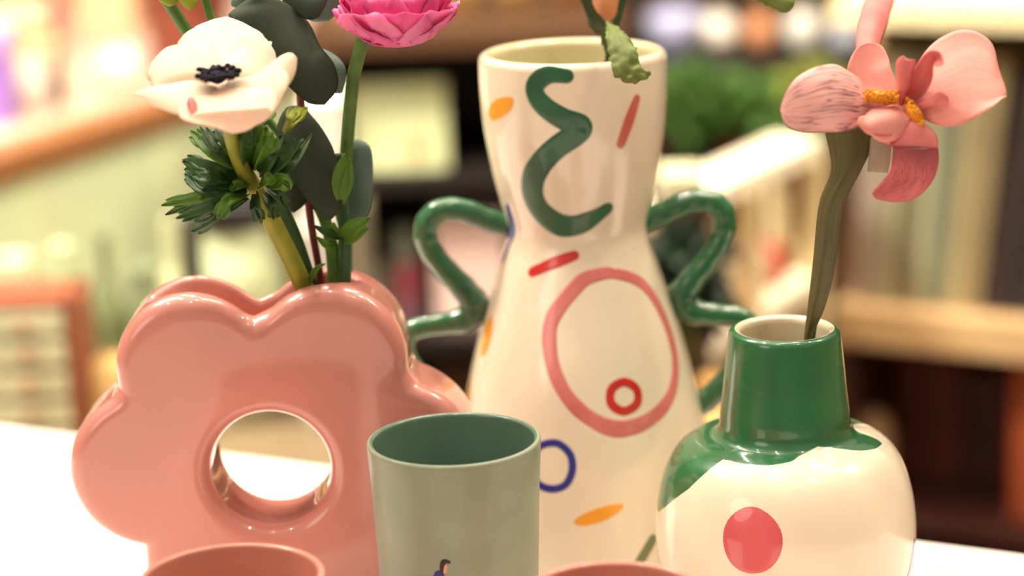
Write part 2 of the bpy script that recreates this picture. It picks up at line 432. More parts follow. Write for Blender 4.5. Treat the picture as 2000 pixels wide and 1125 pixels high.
tall.stroke(mb, [(1302, 150), (1302, 175)], .004, 4) if False else tall.stroke(mb, [(1.50, .246), (1.50, .232), (1.48, .222)], .0034, 4, ang=True)
tall.disc(mb, (914, 775), .005, .010, 3)
tall.stroke(mb, [(1275, 1053), (1256, 1086), (1240, 1115)], .0026, 8)
tall.stroke(mb, [(2.6, .05), (3.0, .09), (2.8, .13)], .003, 2, ang=True)
tall.disc(mb, (3.3, .2), .008, .008, 5, ang=True)
tall.disc(mb, (-2.2, .1), .012, .008, 6, ang=True)
mb.build('body', mm, vt)
def handle(sign, pts, rad):
    k = pxm(TY)
    c = cr([(TX+x*k*sign, TY, atY(1130, py, TY).z, r) for (x, py), r in zip(pts, rad)], 12)
    h = MB(); h.tube([(a, b, z) for a, b, z, r in c], [r*1.14*(1+.03*math.sin(i*.7)) for i, (a, b, z, r) in enumerate(c)], 20, flat=1.0)
    return h.build('handle', GREENG, vt)

hp = [(128, 436), (165, 424), (215, 403), (258, 402), (285, 428), (284, 468), (258, 512), (220, 556), (200, 590), (222, 616), (272, 624), (322, 634), (340, 668), (322, 715), (285, 757), (250, 788), (222, 805)]
hr = [.0058, .0056, .0056, .0056, .0057, .0056, .0056, .0062, .0072, .0064, .0050, .0050, .0052, .0056, .0058, .0058, .006]
handle(1, hp, hr); handle(-1, [(x*1.02, y) for x, y in hp], hr)

# ---- small vase with a green neck
GY = 1.05; GX = atY(1533, 900, GY).x
pr = profpx(GY, [(1130, 238), (1080, 249), (1030, 253), (980, 250), (935, 241), (900, 228), (872, 208), (855, 182), (848, 160), (843, 140), (828, 129), (800, 126), (760, 121), (700, 115), (665, 111), (652, 109)], 1533)
pr = [(pr[0][0]*.80, 0), (pr[0][0]*.88, .004), (pr[0][0]*.95, .014)]+[p for p in pr if p[1] > .022]
gv = Pot(GX, GY, pr)
vg = thing('bottle_vase', 'round cream vase with dripping green neck and raspberry dot', 'vase', (GX, GY, TZ))
# boundary of the green glaze: angle -> z
bpx = [(1286, 1000), (1300, 990), (1345, 955), (1385, 918), (1412, 897), (1425, 899), (1460, 907), (1500, 909), (1545, 901), (1580, 881), (1597, 872), (1640, 876), (1680, 880), (1710, 876), (1723, 866)]
bnd = [gv.hit(*p) for p in bpx]
bnd += [(bnd[-1][0]+.18, bnd[-1][1]+.006), (bnd[-1][0]+.55, bnd[-1][1]+.003), (2.2, .085), (2.7, .075), (3.3, .085), (3.9, .07)]
bnd.append((2*PI+bnd[0][0]-.25, bnd[0][1]+.001))
def zb(th):
    while th < bnd[0][0]: th += 2*PI
    while th >= bnd[0][0]+2*PI: th -= 2*PI
    for a, b in zip(bnd, bnd[1:]+[(bnd[0][0]+2*PI, bnd[0][1])]):
        if a[0] <= th <= b[0]: return a[1]+(b[1]-a[1])*(th-a[0])/max(1e-6, b[0]-a[0])
    return bnd[0][1]
mb = MB(); n = 256; thick = .006; rows = []
base = [(.0001, .001), (gv.p[0][0]*.9, .001)]
lowN, upN = 40, 70
P = []
cols = []
for j in range(n):
    th = 2*PI*j/n; z = zb(th); col = [(r, zz) for r, zz in base]
    for i in range(lowN+1): zz = z*i/lowN; col.append((gv.r(zz), zz))
    # upper part: follow the dense profile by arc position
    top = [(gv.r(z), z)]+[q for q in gv.p if q[1] > z+.0002]
    L = [0]
    for a, b in zip(top, top[1:]): L.append(L[-1]+math.dist(a, b))
    k = 0
    for i in range(1, upN+1):
        t = L[-1]*i/upN
        while k < len(L)-2 and L[k+1] < t: k += 1
        q = (t-L[k])/max(1e-9, L[k+1]-L[k]); col.append((top[k][0]+(top[k+1][0]-top[k][0])*q, top[k][1]+(top[k+1][1]-top[k][1])*q))
    rt, zt = gv.p[-1]
    for a in range(1, 8):
        t = PI*a/8; col.append((rt-thick/2+thick/2*math.cos(t), zt+thick*.5*math.sin(t)))
    for zz in [zt-.001, zt-.015, zt-.030, zt-.042]: col.append((gv.r(zz)-thick, zz))
    col.append((gv.r(zt-.042)-thick, zt-.056)); col.append((gv.r(zt-.042)-thick+.006, zt-.064))
    for zz in [.070, .05, .03, .012]: col.append((gv.r(zz)-thick, zz))
    col.append((.0001, .008)); cols.append(col)
P = [[(GX+cols[j][i][0]*math.sin(2*PI*j/n), GY-cols[j][i][0]*math.cos(2*PI*j/n), TZ+cols[j][i][1]) for j in range(n)] for i in range(len(cols[0]))]
ub = 2+lowN
mb.grid(P, closev=True, mfun=lambda a, b: 0 if a < ub else (1 if a < ub+upN+4 else 2))
gv.disc(mb, (1468, 1057), .0160, .0172, 3, wob=.012)
gv.stroke(mb, [(1.20, .050), (1.17, .036), (1.10, .022), (1.05, .012)], [.002, .006, .009, .010], 4, ang=True)
mb.build('body', [WHITEG, GREENG, mat('neck_inner_glaze', (222, 208, 178), .3, .8), DOTP, LILACP], vg)

# ---- cups
def cup(name, label, rx, ry, z, rpx_, taper, m_out, m_in, decal=None):
    c = atZ(rx, ry, TZ+z); d = (c-CP).length; r = rpx_*d/FPX/1.005*1.0
    pr = [(r*taper*.90, 0), (r*taper*.97, .003), (r*taper, .008), (r*(taper+.3*(1-taper)), z*.35), (r*(taper+.62*(1-taper)), z*.7), (r, z-.0015)]
    p = Pot(c.x, c.y, pr); t = thing(name, label, 'cup', (c.x, c.y, TZ))
    b = MB(); p.body(b, .0032, lip=.45, n=128); mats = [m_out, m_in]
    if decal: mats += decal(p, b)
    b.build('body', mats, t); return p
def lady(p, b):
    H = mat('figure_hair', (34, 22, 24), .5); S = mat('figure_shirt', (40, 42, 120), .5); K = mat('figure_skin', (226, 168, 140), .5)
    p.disc(b, (868, 1110), .0014, .0028, 4, raise_=.0001)
    p.stroke(b, [(877, 1098), (868, 1097), (864, 1106), (863, 1118)], [.0008, .0014, .0013, .0010], 2, raise_=.00015)
    a, z = p.hit(858, 1124)
    p.stroke(b, [(a, z), (a-.06, z-.010), (a-.04, z-.022)], [.0026, .0046, .0050], 3, ang=True, raise_=.0001)
    p.stroke(b, [(a-.0, z-.026), (a-.02, z-.045), (a, z-.06)], [.004, .003, .002], 2, ang=True, raise_=.0001)
    return [H, S, K]
cup('beaker', 'tall mint green beaker with a small printed figure, in front of pink flower vase', 886, 855, .117, 171, .88, MINT, MINTIN, lady)
cup('beaker', 'blush pink cup at the front left, below the flower shaped vase', 451, 1124, .092, 181, .88, BLUSH, BLUSHIN)
cup('beaker', 'blush pink cup at the front between mint beaker and round green-necked vase', 1197, 1162, .092, 186, .88, BLUSH, BLUSHIN)

# ---- flower shaped vase: a loft round the hole
FY = 1.08; T2 = .0250
hc = atY(527, 923, FY-T2); HX, HZ = hc.x, hc.z-TZ
circ = [(x*.955, z*.955, q*.955) for x, z, q in [(-.0375, .0565, .0388), (.0340, .0575, .0396), (-.0628, .0020, .0418), (.0655, .0030, .0420)]]
def r_out(th):
    dx, dz = math.cos(th), math.sin(th); best = []
    for cx, cz, r in circ:
        b = dx*cx+dz*cz; q = b*b-(cx*cx+cz*cz-r*r)
        if q > 0 and b+math.sqrt(q) > 0: best.append(b+math.sqrt(q))
    best.append((.0815+.030*min(.25, abs(th-R_(93))) if dz > 0 else .075)*.955)
    if dz < -.05:                                          # the foot
        hx = .0655/abs(dx) if abs(dx) > 1e-6 else 9
        if hx*dz > -HZ-.02: pass
        best.append(min(hx, HZ/abs(dz)))
    m = max(best); k = 800
    r = m+math.log(sum(math.exp(k*(x-m)) for x in best))/k
    if dz < 0: r = min(r, HZ/abs(dz))
    return r
NT = 900; rin = .0296; Rr = .0085; Ro = .0090
s0, s1 = R_(61), R_(125); WS = .0130
mb = MB(); P = []
for i in range(NT):
    th = 2*PI*i/NT; ro = r_out(th)
    gsl = 0
    if s0 < th < s1:
        q = min(th-s0, s1-th)/R_(13); gsl = min(1, q)
        gsl = gsl*gsl*(3-2*gsl)
    wS = WS*math.sqrt(gsl); dip = (ro-rin-.013)*min(1, gsl*2.5)
    loop = []
    yf = T2-Rr
    for k in range(5): loop.append((rin, yf-2*yf*(k/4)))             # hole wall, back -> front (y: + is back)
    for k in range(1, 9):
        a = PI/2*k/8; loop.append((rin+Rr*(1-math.cos(a)), -yf-Rr*math.sin(a)))
    ra, rb = rin+Rr, ro-Ro
    for k in range(1, 10): loop.append((ra+(rb-ra)*k/10, -T2))
    yo = T2-Ro
    for k in range(0, 9):
        a = PI/2*k/8; loop.append((rb+Ro*math.sin(a), -yo-Ro*math.cos(a)))
    half = []
    y_s = wS
    m0 = max(y_s+.0005, min(yo, y_s+.003))
    half += [(-(y_s+.0030 if y_s+.003 < yo else (yo+y_s)/2+.0002), 0), (-(y_s+.0012), .0006), (-(y_s+.0004), .0018), (-y_s, .0035), (-y_s, .3), (-y_s*.98, .6), (-y_s*.9, .88), (-y_s*.6, 1.0), (0, 1.02)]
    for y, dd in half:
        rr = ro-(dd*min(1, dip/.01) if dd < .01 else dd*dip)
        loop.append((rr, y))
    for y, dd in half[-2::-1]:
        rr = ro-(dd*min(1, dip/.01) if dd < .01 else dd*dip)
        loop.append((rr, -y))
    for k in range(8, -1, -1):
        a = PI/2*k/8; loop.append((rb+Ro*math.sin(a), yo+Ro*math.cos(a)))
    for k in range(9, 0, -1): loop.append((ra+(rb-ra)*k/10, T2))
    for k in range(8, 0, -1):
        a = PI/2*k/8; loop.append((rin+Rr*(1-math.cos(a)), yf+Rr*math.sin(a)))
    P.append([(HX+r*math.cos(th), FY+y, TZ+HZ+r*math.sin(th)) for r, y in loop])
mb.grid(P, closeu=True, closev=True)
vf = thing('flower_vase', 'glossy pink flower shaped vase with a round hole through its middle', 'vase', (HX, FY, TZ))
mb.build('body', PINKG, vf)

# ------------------------------------------------------------------ plants in the pink vase
YOFF = -.052
STEM_Y = mat('yellow_green_stem', (150, 150, 46), .5, c2=(118, 134, 40), nscale=120, trans=.1)
STEM_G = mat('green_stem', (84, 122, 44), .5, c2=(62, 96, 36), nscale=120)
STEM_D = mat('dark_green_stem', (40, 78, 40), .5)
STEM_R = mat('red_brown_stem', (112, 44, 34), .5)
LEAF_G = mat('deep_green_leaf', (58, 98, 38), .5, c2=(34, 70, 32), nscale=70, trans=.25)
LEAF_M = mat('fresh_green_leaf', (104, 148, 44), .5, c2=(80, 128, 36), nscale=70, trans=.35)
LEAF_Y = mat('lime_leaf', (168, 176, 56), .5, c2=(136, 156, 44), nscale=70, trans=.35)
EUC = mat('eucalyptus_leaf', (50, 62, 46), .65, spec=.3, c2=(42, 54, 40), nscale=40, trans=.08)
EUC2 = mat('blue_grey_eucalyptus_leaf', (96, 122, 110), .6, c2=(80, 106, 94), nscale=40, trans=.15)
PET_W = veined('anemone_petal_skin', (246, 232, 210), (232, 204, 172), trans=.35, amount=.5, end=1, lines=18)
PET_B = mat('anemone_blushed_petal_skin', (246, 214, 194), .6, trans=.35, c2=(250, 234, 216), nscale=35)
BLACKP = mat('black_stamen_skin', (16, 12, 30), .7, spec=.2)

va = atY(590, 545, 1.128)
an = thing('anemone', 'white anemone with black centre in the pink flower vase', 'flower', (va.x, va.y, va.z))
cx, cy = 425, 152
def petal(root, L, R, m, bulge=.003, ruffle=.0012, name='petal', solid=.0003, rows=24, cols=15, **k):
    b = MB(); sheet(b, L, R, bulge, rows, cols, ruffle, **k)
    return b.build(name, m, root, solid=solid)
# back petals first
petal(an, [(405, 155, 1.062), (352, 120, 1.074), (352, 78, 1.09), (392, 48, 1.100), (440, 40, 1.103)], [(455, 152, 1.062), (508, 128, 1.074), (530, 90, 1.088), (495, 57, 1.098), (445, 40, 1.103)], PET_W, .004, .0024, edge=.0008)
petal(an, [(400, 165, 1.060), (330, 170, 1.064), (288, 155, 1.072), (300, 118, 1.082), (330, 98, 1.088)], [(440, 148, 1.060), (420, 105, 1.074), (395, 80, 1.086), (360, 84, 1.090), (332, 97, 1.088)], PET_W, .004, .0022, edge=.0008)
petal(an, [(415, 145, 1.060), (455, 95, 1.078), (480, 62, 1.088), (510, 68, 1.09), (527, 85, 1.09)], [(445, 165, 1.058), (500, 165, 1.062), (532, 150, 1.072), (538, 115, 1.082), (529, 86, 1.09)], PET_W, .003, .0022, edge=.0008)
petal(an, [(440, 165, 1.058), (490, 150, 1.06), (530, 122, 1.062), (552, 108, 1.064), (570, 104, 1.064), (580, 113, 1.062)], [(430, 170, 1.052), (480, 215, 1.045), (520, 215, 1.046), (552, 180, 1.052), (574, 145, 1.058), (580, 114, 1.062)], PET_W, .003, .0012)
petal(an, [(420, 170, 1.056), (380, 158, 1.055), (330, 165, 1.058), (295, 172, 1.060), (264, 185, 1.060)], [(425, 175, 1.050), (410, 220, 1.038), (360, 228, 1.036), (310, 212, 1.046), (265, 187, 1.060)], PET_W, .003, .001)
petal(an, [(405, 160, 1.060), (350, 165, 1.058), (300, 170, 1.060), (292, 140, 1.068), (312, 112, 1.076)], [(430, 150, 1.060), (400, 120, 1.068), (372, 95, 1.076), (340, 92, 1.080), (314, 111, 1.077)], PET_W, .003, .002, edge=.0008)
petal(an, [(445, 160, 1.056), (500, 140, 1.056), (540, 130, 1.052), (562, 145, 1.048), (560, 170, 1.044)], [(440, 168, 1.052), (480, 205, 1.042), (515, 228, 1.034), (540, 215, 1.036), (559, 172, 1.044)], PET_W, .002, .002, edge=.0008)
petal(an, [(440, 158, 1.058), (490, 165, 1.050), (532, 178, 1.040), (540, 205, 1.032), (515, 232, 1.026), (470, 250, 1.022)], [(415, 158, 1.058), (385, 178, 1.048), (352, 200, 1.036), (352, 228, 1.028), (385, 242, 1.025), (465, 250, 1.022)], PET_B, -.0015, .0014)
petal(an, [(480, 215, 1.026), (520, 210, 1.022), (530, 222, 1.022), (500, 242, 1.022), (455, 256, 1.026)], [(440, 222, 1.026), (400, 216, 1.022), (372, 228, 1.020), (400, 246, 1.022), (450, 255, 1.026)], PET_B, .001, .0018)
b = MB(); sheet(b, [(367, 193, 1.0375), (366, 204, 1.0335), (374, 222, 1.026)], [(378, 191, 1.0375), (384, 204, 1.0335), (383, 222, 1.026)], .0015, 8, 6)
k = b.build('petal_mark', mat('rose_petal_mark', (222, 92, 90), .6, c2=(200, 60, 60), nscale=300), an, solid=.0003); k['label'] = 'small red mark on the front petal'
# stamens
b = MB(); st = random.Random(3); cc = atY(425, 156, 1.050)
for i in range(95):
    a = st.uniform(0, 2*PI); rr = .0098*math.sqrt(st.uniform(.05, 1))
    p = cc+Vector((rr*math.cos(a), rr*math.sin(a)*.8, .0022+.0018*st.random()+rr*math.sin(a)*.18))
    b.ball(p, .0008+.0006*st.random(), n=5, sc=(1.2, 1, 1))
    b.tube([cc+Vector((0, 0, -.002)), cc.lerp(p, .6), p], .00016, 4)
b.ball(cc+Vector((0, 0, .0012)), .0040, n=10, sc=(1, 1, .75))
k = b.build('stamens', BLACKP, an); k['kind'] = 'stuff'
# stem
b = MB(); b.tube(curvepx([(440, 190, 1.052), (450, 260, 1.062), (470, 320, 1.076), (500, 375, 1.090), (535, 440, 1.105), (568, 505, 1.118), (600, 575, 1.132), (615, 610, 1.138)]),
                 [ .0030+.0016*min(1, i/40) for i in range(71)], 14); b.build('stem', STEM_Y, an)
def zl(x, y): return (300+x/2.743, 150+y/2.743)
lobes = [([(480, 500), (320, 400), (195, 285)], 34, 0), ([(490, 480), (400, 360), (330, 262)], 34, 0), ([(480, 480), (350, 400), (250, 265)], 26, 0),
 ([(520, 490), (505, 370), (510, 245)], 44, 0), ([(520, 490), (560, 360), (575, 250)], 40, 0), ([(480, 560), (300, 500), (150, 450)], 44, 0), ([(440, 540), (300, 540), (200, 520)], 34, 0),
 ([(470, 585), (270, 600), (165, 515)], 30, 0), ([(500, 600), (250, 640), (40, 690)], 26, 0), ([(500, 610), (270, 650), (62, 740)], 24, 0), ([(500, 620), (330, 680), (120, 760)], 30, 0),
 ([(500, 640), (330, 730), (200, 830)], 40, 0), ([(500, 620), (400, 660), (340, 760)], 34, 0), ([(560, 520), (620, 420), (690, 310)], 44, 0), ([(570, 540), (690, 450), (800, 330)], 36, 0),
 ([(600, 560), (740, 470), (850, 300)], 18, 0), ([(560, 500), (610, 400), (640, 290)], 40, 0), ([(690, 300), (745, 230), (822, 160)], 30, 2), ([(690, 300), (720, 240), (760, 165)], 24, 2), ([(580, 260), (610, 220), (650, 180)], 22, 1),
 ([(600, 570), (690, 560), (730, 600)], 38, 0), ([(540, 620), (545, 700), (575, 785)], 32, 0), ([(620, 600), (680, 640), (720, 700)], 26, 0), ([(520, 560), (440, 580), (420, 605)], 24, 1), ([(560, 580), (600, 560), (645, 530)], 28, 1),
 ([(470, 540), (420, 460), (395, 400)], 20, 0), ([(590, 620), (640, 700), (650, 760)], 30, 0), ([(540, 500), (480, 400), (455, 300)], 30, 0), ([(640, 480), (700, 400), (720, 360)], 34, 1)]
lr = random.Random(5)
for k, (pts, wd, mi) in enumerate(lobes):
    Y0, dY = 1.082, (lr.random()-.5)*.05
    q = [zl(*p) for p in pts]; b = MB(); N = len(q)
    path = [(q[i][0], q[i][1], Y0+dY*i/(N-1)-.012*math.sin(PI*i/(N-1))) for i in range(N)]
    hw = wd/2.743*pxm(1.08)
    if wd <= 22: blade(b, path, hw*1.2, facing=(lr.uniform(-.5, .5), -1, .5), twist=lr.uniform(-.5, .5))
    else:
        blade(b, path, hw*1.08, prof=lambda u: math.sin(PI*min(.985, .10+.885*u))**.75, facing=(lr.uniform(-.4, .4), -1, .4), fold=.0012, twist=lr.uniform(-.5, .5))
        # side teeth
        A, B = Vector(path[1]), Vector(path[-1]); d = B-A
        for sgn in (-1, 1):
            s_ = A.lerp(B, .15+.2*lr.random()); nx = Vector((-d.y, d.x, 0)).normalized()*sgn
            e = s_+d*.55+nx*(wd/2.743)*.9
            blade(b, [tuple(s_-d*.2), tuple(s_.lerp(e, .5)+nx*1.5), tuple(e)], hw*.8, rows=10, facing=(lr.uniform(-.3, .3), -1, .4))
    b.build('leaf', (LEAF_G if k % 4 else LEAF_M, LEAF_M, LEAF_Y)[mi], an, solid=.0003)

# eucalyptus
ve = atY(625, 525, 1.14)
eu = thing('eucalyptus_sprig', 'grey green eucalyptus sprig with large rounded leaves behind the anemone', 'foliage', tuple(ve))
b = MB(); b.tube(curvepx([(560, -40, 1.135), (575, 60, 1.14), (585, 160, 1.142), (592, 260, 1.142), (600, 360, 1.142), (608, 440, 1.142), (622, 520, 1.142), (632, 590, 1.14)], n=8), .0019, 10); b.build('stem', STEM_R, eu)
def leafpx(root, L, R, m, bulge=.004, name='leaf', **k):
    b = MB(); sheet(b, L, R, bulge, 24, 13, .0004, **k); o = b.build(name, m, root, solid=.0005); return o
leafpx(eu, [(500, -10, 1.115), (455, 20, 1.11), (450, 40, 1.105), (510, 110, 1.105), (560, 165, 1.105), (600, 200, 1.105), (632, 205, 1.105)], [(500, -10, 1.115), (545, 0, 1.12), (600, 40, 1.125), (625, 90, 1.12), (652, 125, 1.115), (660, 170, 1.11), (634, 205, 1.105)], EUC, .004)
leafpx(eu, [(545, -25, 1.13), (560, 15, 1.125), (600, 38, 1.12), (622, 33, 1.12)], [(560, -30, 1.13), (600, -20, 1.13), (640, -10, 1.125), (624, 32, 1.12)], EUC)
leafpx(eu, [(600, -30, 1.145), (600, 20, 1.14), (608, 40, 1.14), (640, 40, 1.14)], [(620, -30, 1.145), (675, -30, 1.14), (672, 10, 1.14), (642, 40, 1.14)], EUC2)
leafpx(eu, [(500, -30, 1.12), (460, -10, 1.12), (452, 8, 1.12), (456, 12, 1.12)], [(510, -30, 1.12), (500, 0, 1.12), (470, 15, 1.12), (458, 13, 1.12)], EUC2)
leafpx(eu, [(612, 90, 1.145), (615, 130, 1.14), (640, 175, 1.135), (664, 182, 1.135)], [(612, 90, 1.145), (650, 105, 1.14), (675, 135, 1.135), (668, 180, 1.135)], EUC2)
leafpx(eu, [(592, 215, 1.14), (560, 210, 1.135), (540, 260, 1.13), (560, 330, 1.125), (600, 390, 1.12), (640, 430, 1.12)], [(592, 215, 1.14), (620, 240, 1.135), (650, 290, 1.13), (660, 340, 1.125), (668, 400, 1.12), (645, 430, 1.12)], EUC)
leafpx(eu, [(565, 330, 1.14), (545, 360, 1.14), (555, 400, 1.14), (572, 415, 1.14)], [(580, 330, 1.14), (605, 360, 1.14), (598, 395, 1.14), (575, 415, 1.14)], EUC)
leafpx(eu, [(690, 275, 1.15), (672, 300, 1.148), (668, 350, 1.146), (672, 410, 1.144), (690, 452, 1.142)], [(700, 272, 1.15), (724, 290, 1.148), (728, 350, 1.146), (722, 410, 1.144), (700, 452, 1.142)], EUC2, .003)

# pink ranunculus
PR = veined('ranunculus_petal_skin', (246, 112, 178), (228, 72, 148), trans=.3, amount=.5, end=1, lines=14)
PR2 = veined('ranunculus_edge_petal_skin', (250, 150, 200), (236, 100, 166), trans=.35, amount=.4, end=1, lines=14)
vr = atY(678, 535, 1.148)
rn = thing('ranunculus', 'hot pink ruffled ranunculus at the top edge above the pink vase', 'flower', tuple(vr))
b = MB(); b.tube(curvepx([(740, 10, 1.118), (716, 55, 1.125), (700, 110, 1.132), (690, 155, 1.138), (682, 230, 1.142), (676, 320, 1.145), (676, 420, 1.147), (676, 520, 1.147), (674, 590, 1.145)], n=8),
                 .0034, 12); b.build('stem', STEM_G, rn)
hcn = atY(772, -8, 1.115); rr_ = random.Random(11)
for layer in range(5):
    rad = .0245-.0036*layer; npet = 9-layer
    for k in range(npet):
        a0 = 2*PI*k/npet+layer*.4; b = MB(); P = []
        open_ = .25+.17*(4-layer)+rr_.uniform(-.06, .06); sd = rr_.random()*30
        wv = .62*rr_.uniform(.85, 1.15)*(1.0+.1*layer)
        for i in range(14):
            u = i/13; row = []
            ph = PI*(.98-.62*u*(1 if layer < 3 else .95)) if False else PI-.15-u*(1.25+.25*layer)
            for j in range(11):
                v = 2*j/10-1; ww = wv*1.1*math.sin(PI*min(.90, .14+.76*u))**.45
                a = a0+v*ww/max(.35, math.sin(ph))
                rloc = rad*(1+.22*open_*u*u)+.0045*mnoise.noise(Vector((a*3.2, ph*3, sd)))*u+.0012*v*v*u
                zr = rloc*.98
                row.append(hcn+Vector((rloc*math.sin(ph)*math.cos(a), rloc*math.sin(ph)*math.sin(a), zr*math.cos(ph)+.0018*mnoise.noise(Vector((a*5, u*2, sd+9)))*u)))
            P.append(row)
        b.grid(P); b.build('petal', PR2 if (layer == 0 and k % 2 == 0) else PR, rn, solid=.0003)

# yellow green bud flower at the top left and a thin leafy stem
vb = atY(652, 535, 1.135)
bd = thing('flower_bud', 'lime green flower bud cut off by the top left frame edge, with long green stem', 'flower', tuple(vb))
b = MB(); b.tube(curvepx([(318, -10, 1.14), (345, 30, 1.142), (372, 72, 1.144), (430, 150, 1.146), (500, 240, 1.147), (565, 320, 1.146), (600, 365, 1.145), (628, 415, 1.143), (643, 460, 1.140), (650, 520, 1.137), (652, 590, 1.135)], n=8), [.0030]*81, 12); b.build('stem', STEM_G, bd)
for L, R in (([(318, -25, 1.14), (300, -15, 1.138), (312, 2, 1.136), (330, 12, 1.135)], [(330, -30, 1.14), (345, -10, 1.137), (345, 5, 1.135), (333, 12, 1.135)]),
             ([(330, -30, 1.14), (345, -5, 1.137), (362, 15, 1.135), (372, 20, 1.134)], [(345, -35, 1.14), (375, -20, 1.137), (385, 2, 1.135), (375, 19, 1.134)]),
             ([(345, -35, 1.14), (375, -15, 1.14), (388, -2, 1.14)], [(355, -40, 1.14), (395, -25, 1.14), (392, -3, 1.14)])):
    leafpx(bd, L, R, LEAF_Y, .003, name='sepal')
vb = atY(664, 540, 1.13)
b2 = thing('leafy_stem', 'slim green stem with bright serrated leaves at the right of the pink vase mouth', 'foliage', tuple(vb))
b = MB(); b.tube(curvepx([(398, -10, 1.15), (406, 15, 1.15), (416, 45, 1.15), (470, 160, 1.152), (560, 280, 1.152), (640, 370, 1.15), (668, 440, 1.142), (666, 500, 1.138), (660, 590, 1.135)], n=8), .0022, 12); b.build('stem', STEM_G, b2)
for pts, wd, mt in (([(664, 470, 1.13), (690, 445, 1.12), (722, 425, 1.115)], .0042, LEAF_M), ([(664, 470, 1.13), (695, 455, 1.12), (720, 445, 1.115)], .004, LEAF_M), ([(664, 465, 1.13), (640, 455, 1.12), (612, 440, 1.118)], .0022, LEAF_G),
                    ([(655, 470, 1.13), (650, 450, 1.124), (652, 435, 1.12)], .003, LEAF_M), ([(668, 400, 1.12), (665, 350, 1.118), (674, 300, 1.118)], .0042, LEAF_M), ([(668, 395, 1.12), (680, 350, 1.118), (684, 310, 1.118)], .003, LEAF_M),
                    ([(600, 560, 1.125), (618, 525, 1.122), (636, 515, 1.122)], .0016, LEAF_M), ([(660, 475, 1.13), (640, 478, 1.122), (618, 462, 1.12)], .0022, LEAF_M)):
    b = MB(); blade(b, pts, wd, fold=.0008); b.build('leaf', mt, b2, solid=.0003)
vb = atY(600, 530, 1.145)
b3 = thing('cut_stalk', 'bare dark green stem leaning behind the thick yellow anemone stem', 'foliage', tuple(vb))
b = MB(); b.tube(curvepx([(520, 330, 1.115), (545, 400, 1.122), (570, 455, 1.13), (590, 510, 1.135), (612, 580, 1.14)], n=8), .0040, 12); b.build('stem', STEM_D, b3)
b4 = thing('cut_stalk', 'bare dark green upright stem at the right end of the pink vase mouth', 'foliage', tuple(atY(645, 530, 1.125)))
b = MB(); b.tube(curvepx([(664, 300, 1.134), (670, 400, 1.132), (676, 470, 1.130), (676, 530, 1.130), (674, 590, 1.130)], n=8), .0026, 12); b.build('stem', STEM_D, b4)

# ------------------------------------------------------------------ stem and leaves in the tall vase
YOFF = -.035
PAPG = veined('crinkled_leaf_skin', (112, 128, 54), (60, 78, 32), trans=.15, amount=.8, end=1, lines=16)
PAPD = mat('dark_crinkled_leaf_skin', (72, 82, 42), .6, c2=(54, 66, 34), nscale=60)
vl = atY(1195, 120, 1.185)
tl = thing('paper_flower_stem', 'dark stem with crinkled green leaves and a peach petal in the tall vase', 'foliage', tuple(vl))
b = MB(); b.tube(curvepx([(1240, -90, 1.19), (1214, 0, 1.19), (1202, 45, 1.19), (1196, 90, 1.19), (1192, 125, 1.19), (1185, 200, 1.20), (1180, 400, 1.205)], n=8), .0022, 10); b.build('stem', STEM_D, tl)
b = MB(); sheet(b, [(1125, -20, 1.165), (1142, 20, 1.165), (1152, 50, 1.165), (1172, 75, 1.165), (1182, 105, 1.17), (1178, 124, 1.175)], [(1148, -20, 1.165), (1160, 15, 1.165), (1180, 38, 1.165), (1200, 60, 1.16), (1200, 95, 1.165), (1192, 126, 1.175)], -.002, 26, 9, .0012, rf=260, edge=.001)
b.build('leaf', PAPD, tl, solid=.0005)
b = MB(); sheet(b, [(1184, 45, 1.158), (1184, 75, 1.138), (1190, 112, 1.128), (1200, 145, 1.122), (1222, 160, 1.12), (1240, 163, 1.12)], [(1190, 45, 1.158), (1216, 62, 1.14), (1240, 92, 1.128), (1252, 130, 1.122), (1270, 143, 1.12), (1262, 153, 1.12)], .0015, 40, 17, .0014, rf=330, edge=.0014)
k = b.build('leaf', PAPG, tl, solid=.0005); k['label'] = 'bright crinkled leaf hanging over the rim'
b = MB(); sheet(b, [(1160, -40, 1.18), (1158, 0, 1.178), (1165, 30, 1.176), (1182, 42, 1.176)], [(1215, -40, 1.18), (1208, 0, 1.178), (1202, 30, 1.176), (1186, 42, 1.176)], .003, 16, 9, .001)
b.build('petal', mat('peach_petal_skin', (226, 156, 112), .6, trans=.25), tl, solid=.0004)
b = MB(); sheet(b, [(1400, -70, 1.18), (1440, -20, 1.175), (1490, 8, 1.17), (1530, 25, 1.165), (1547, 24, 1.165)], [(1430, -90, 1.18), (1500, -50, 1.175), (1540, -15, 1.17), (1552, 5, 1.165), (1548, 22, 1.165)], .004, 24, 11, .002, rf=150, edge=.001)
k = b.build('leaf', PAPG, tl, solid=.0005)
b = MB(); b.tube(curvepx([(1240, -90, 1.19), (1320, -110, 1.185), (1405, -75, 1.18)], n=8), .0012, 8); b.build('leaf_stalk', STEM_D, tl)

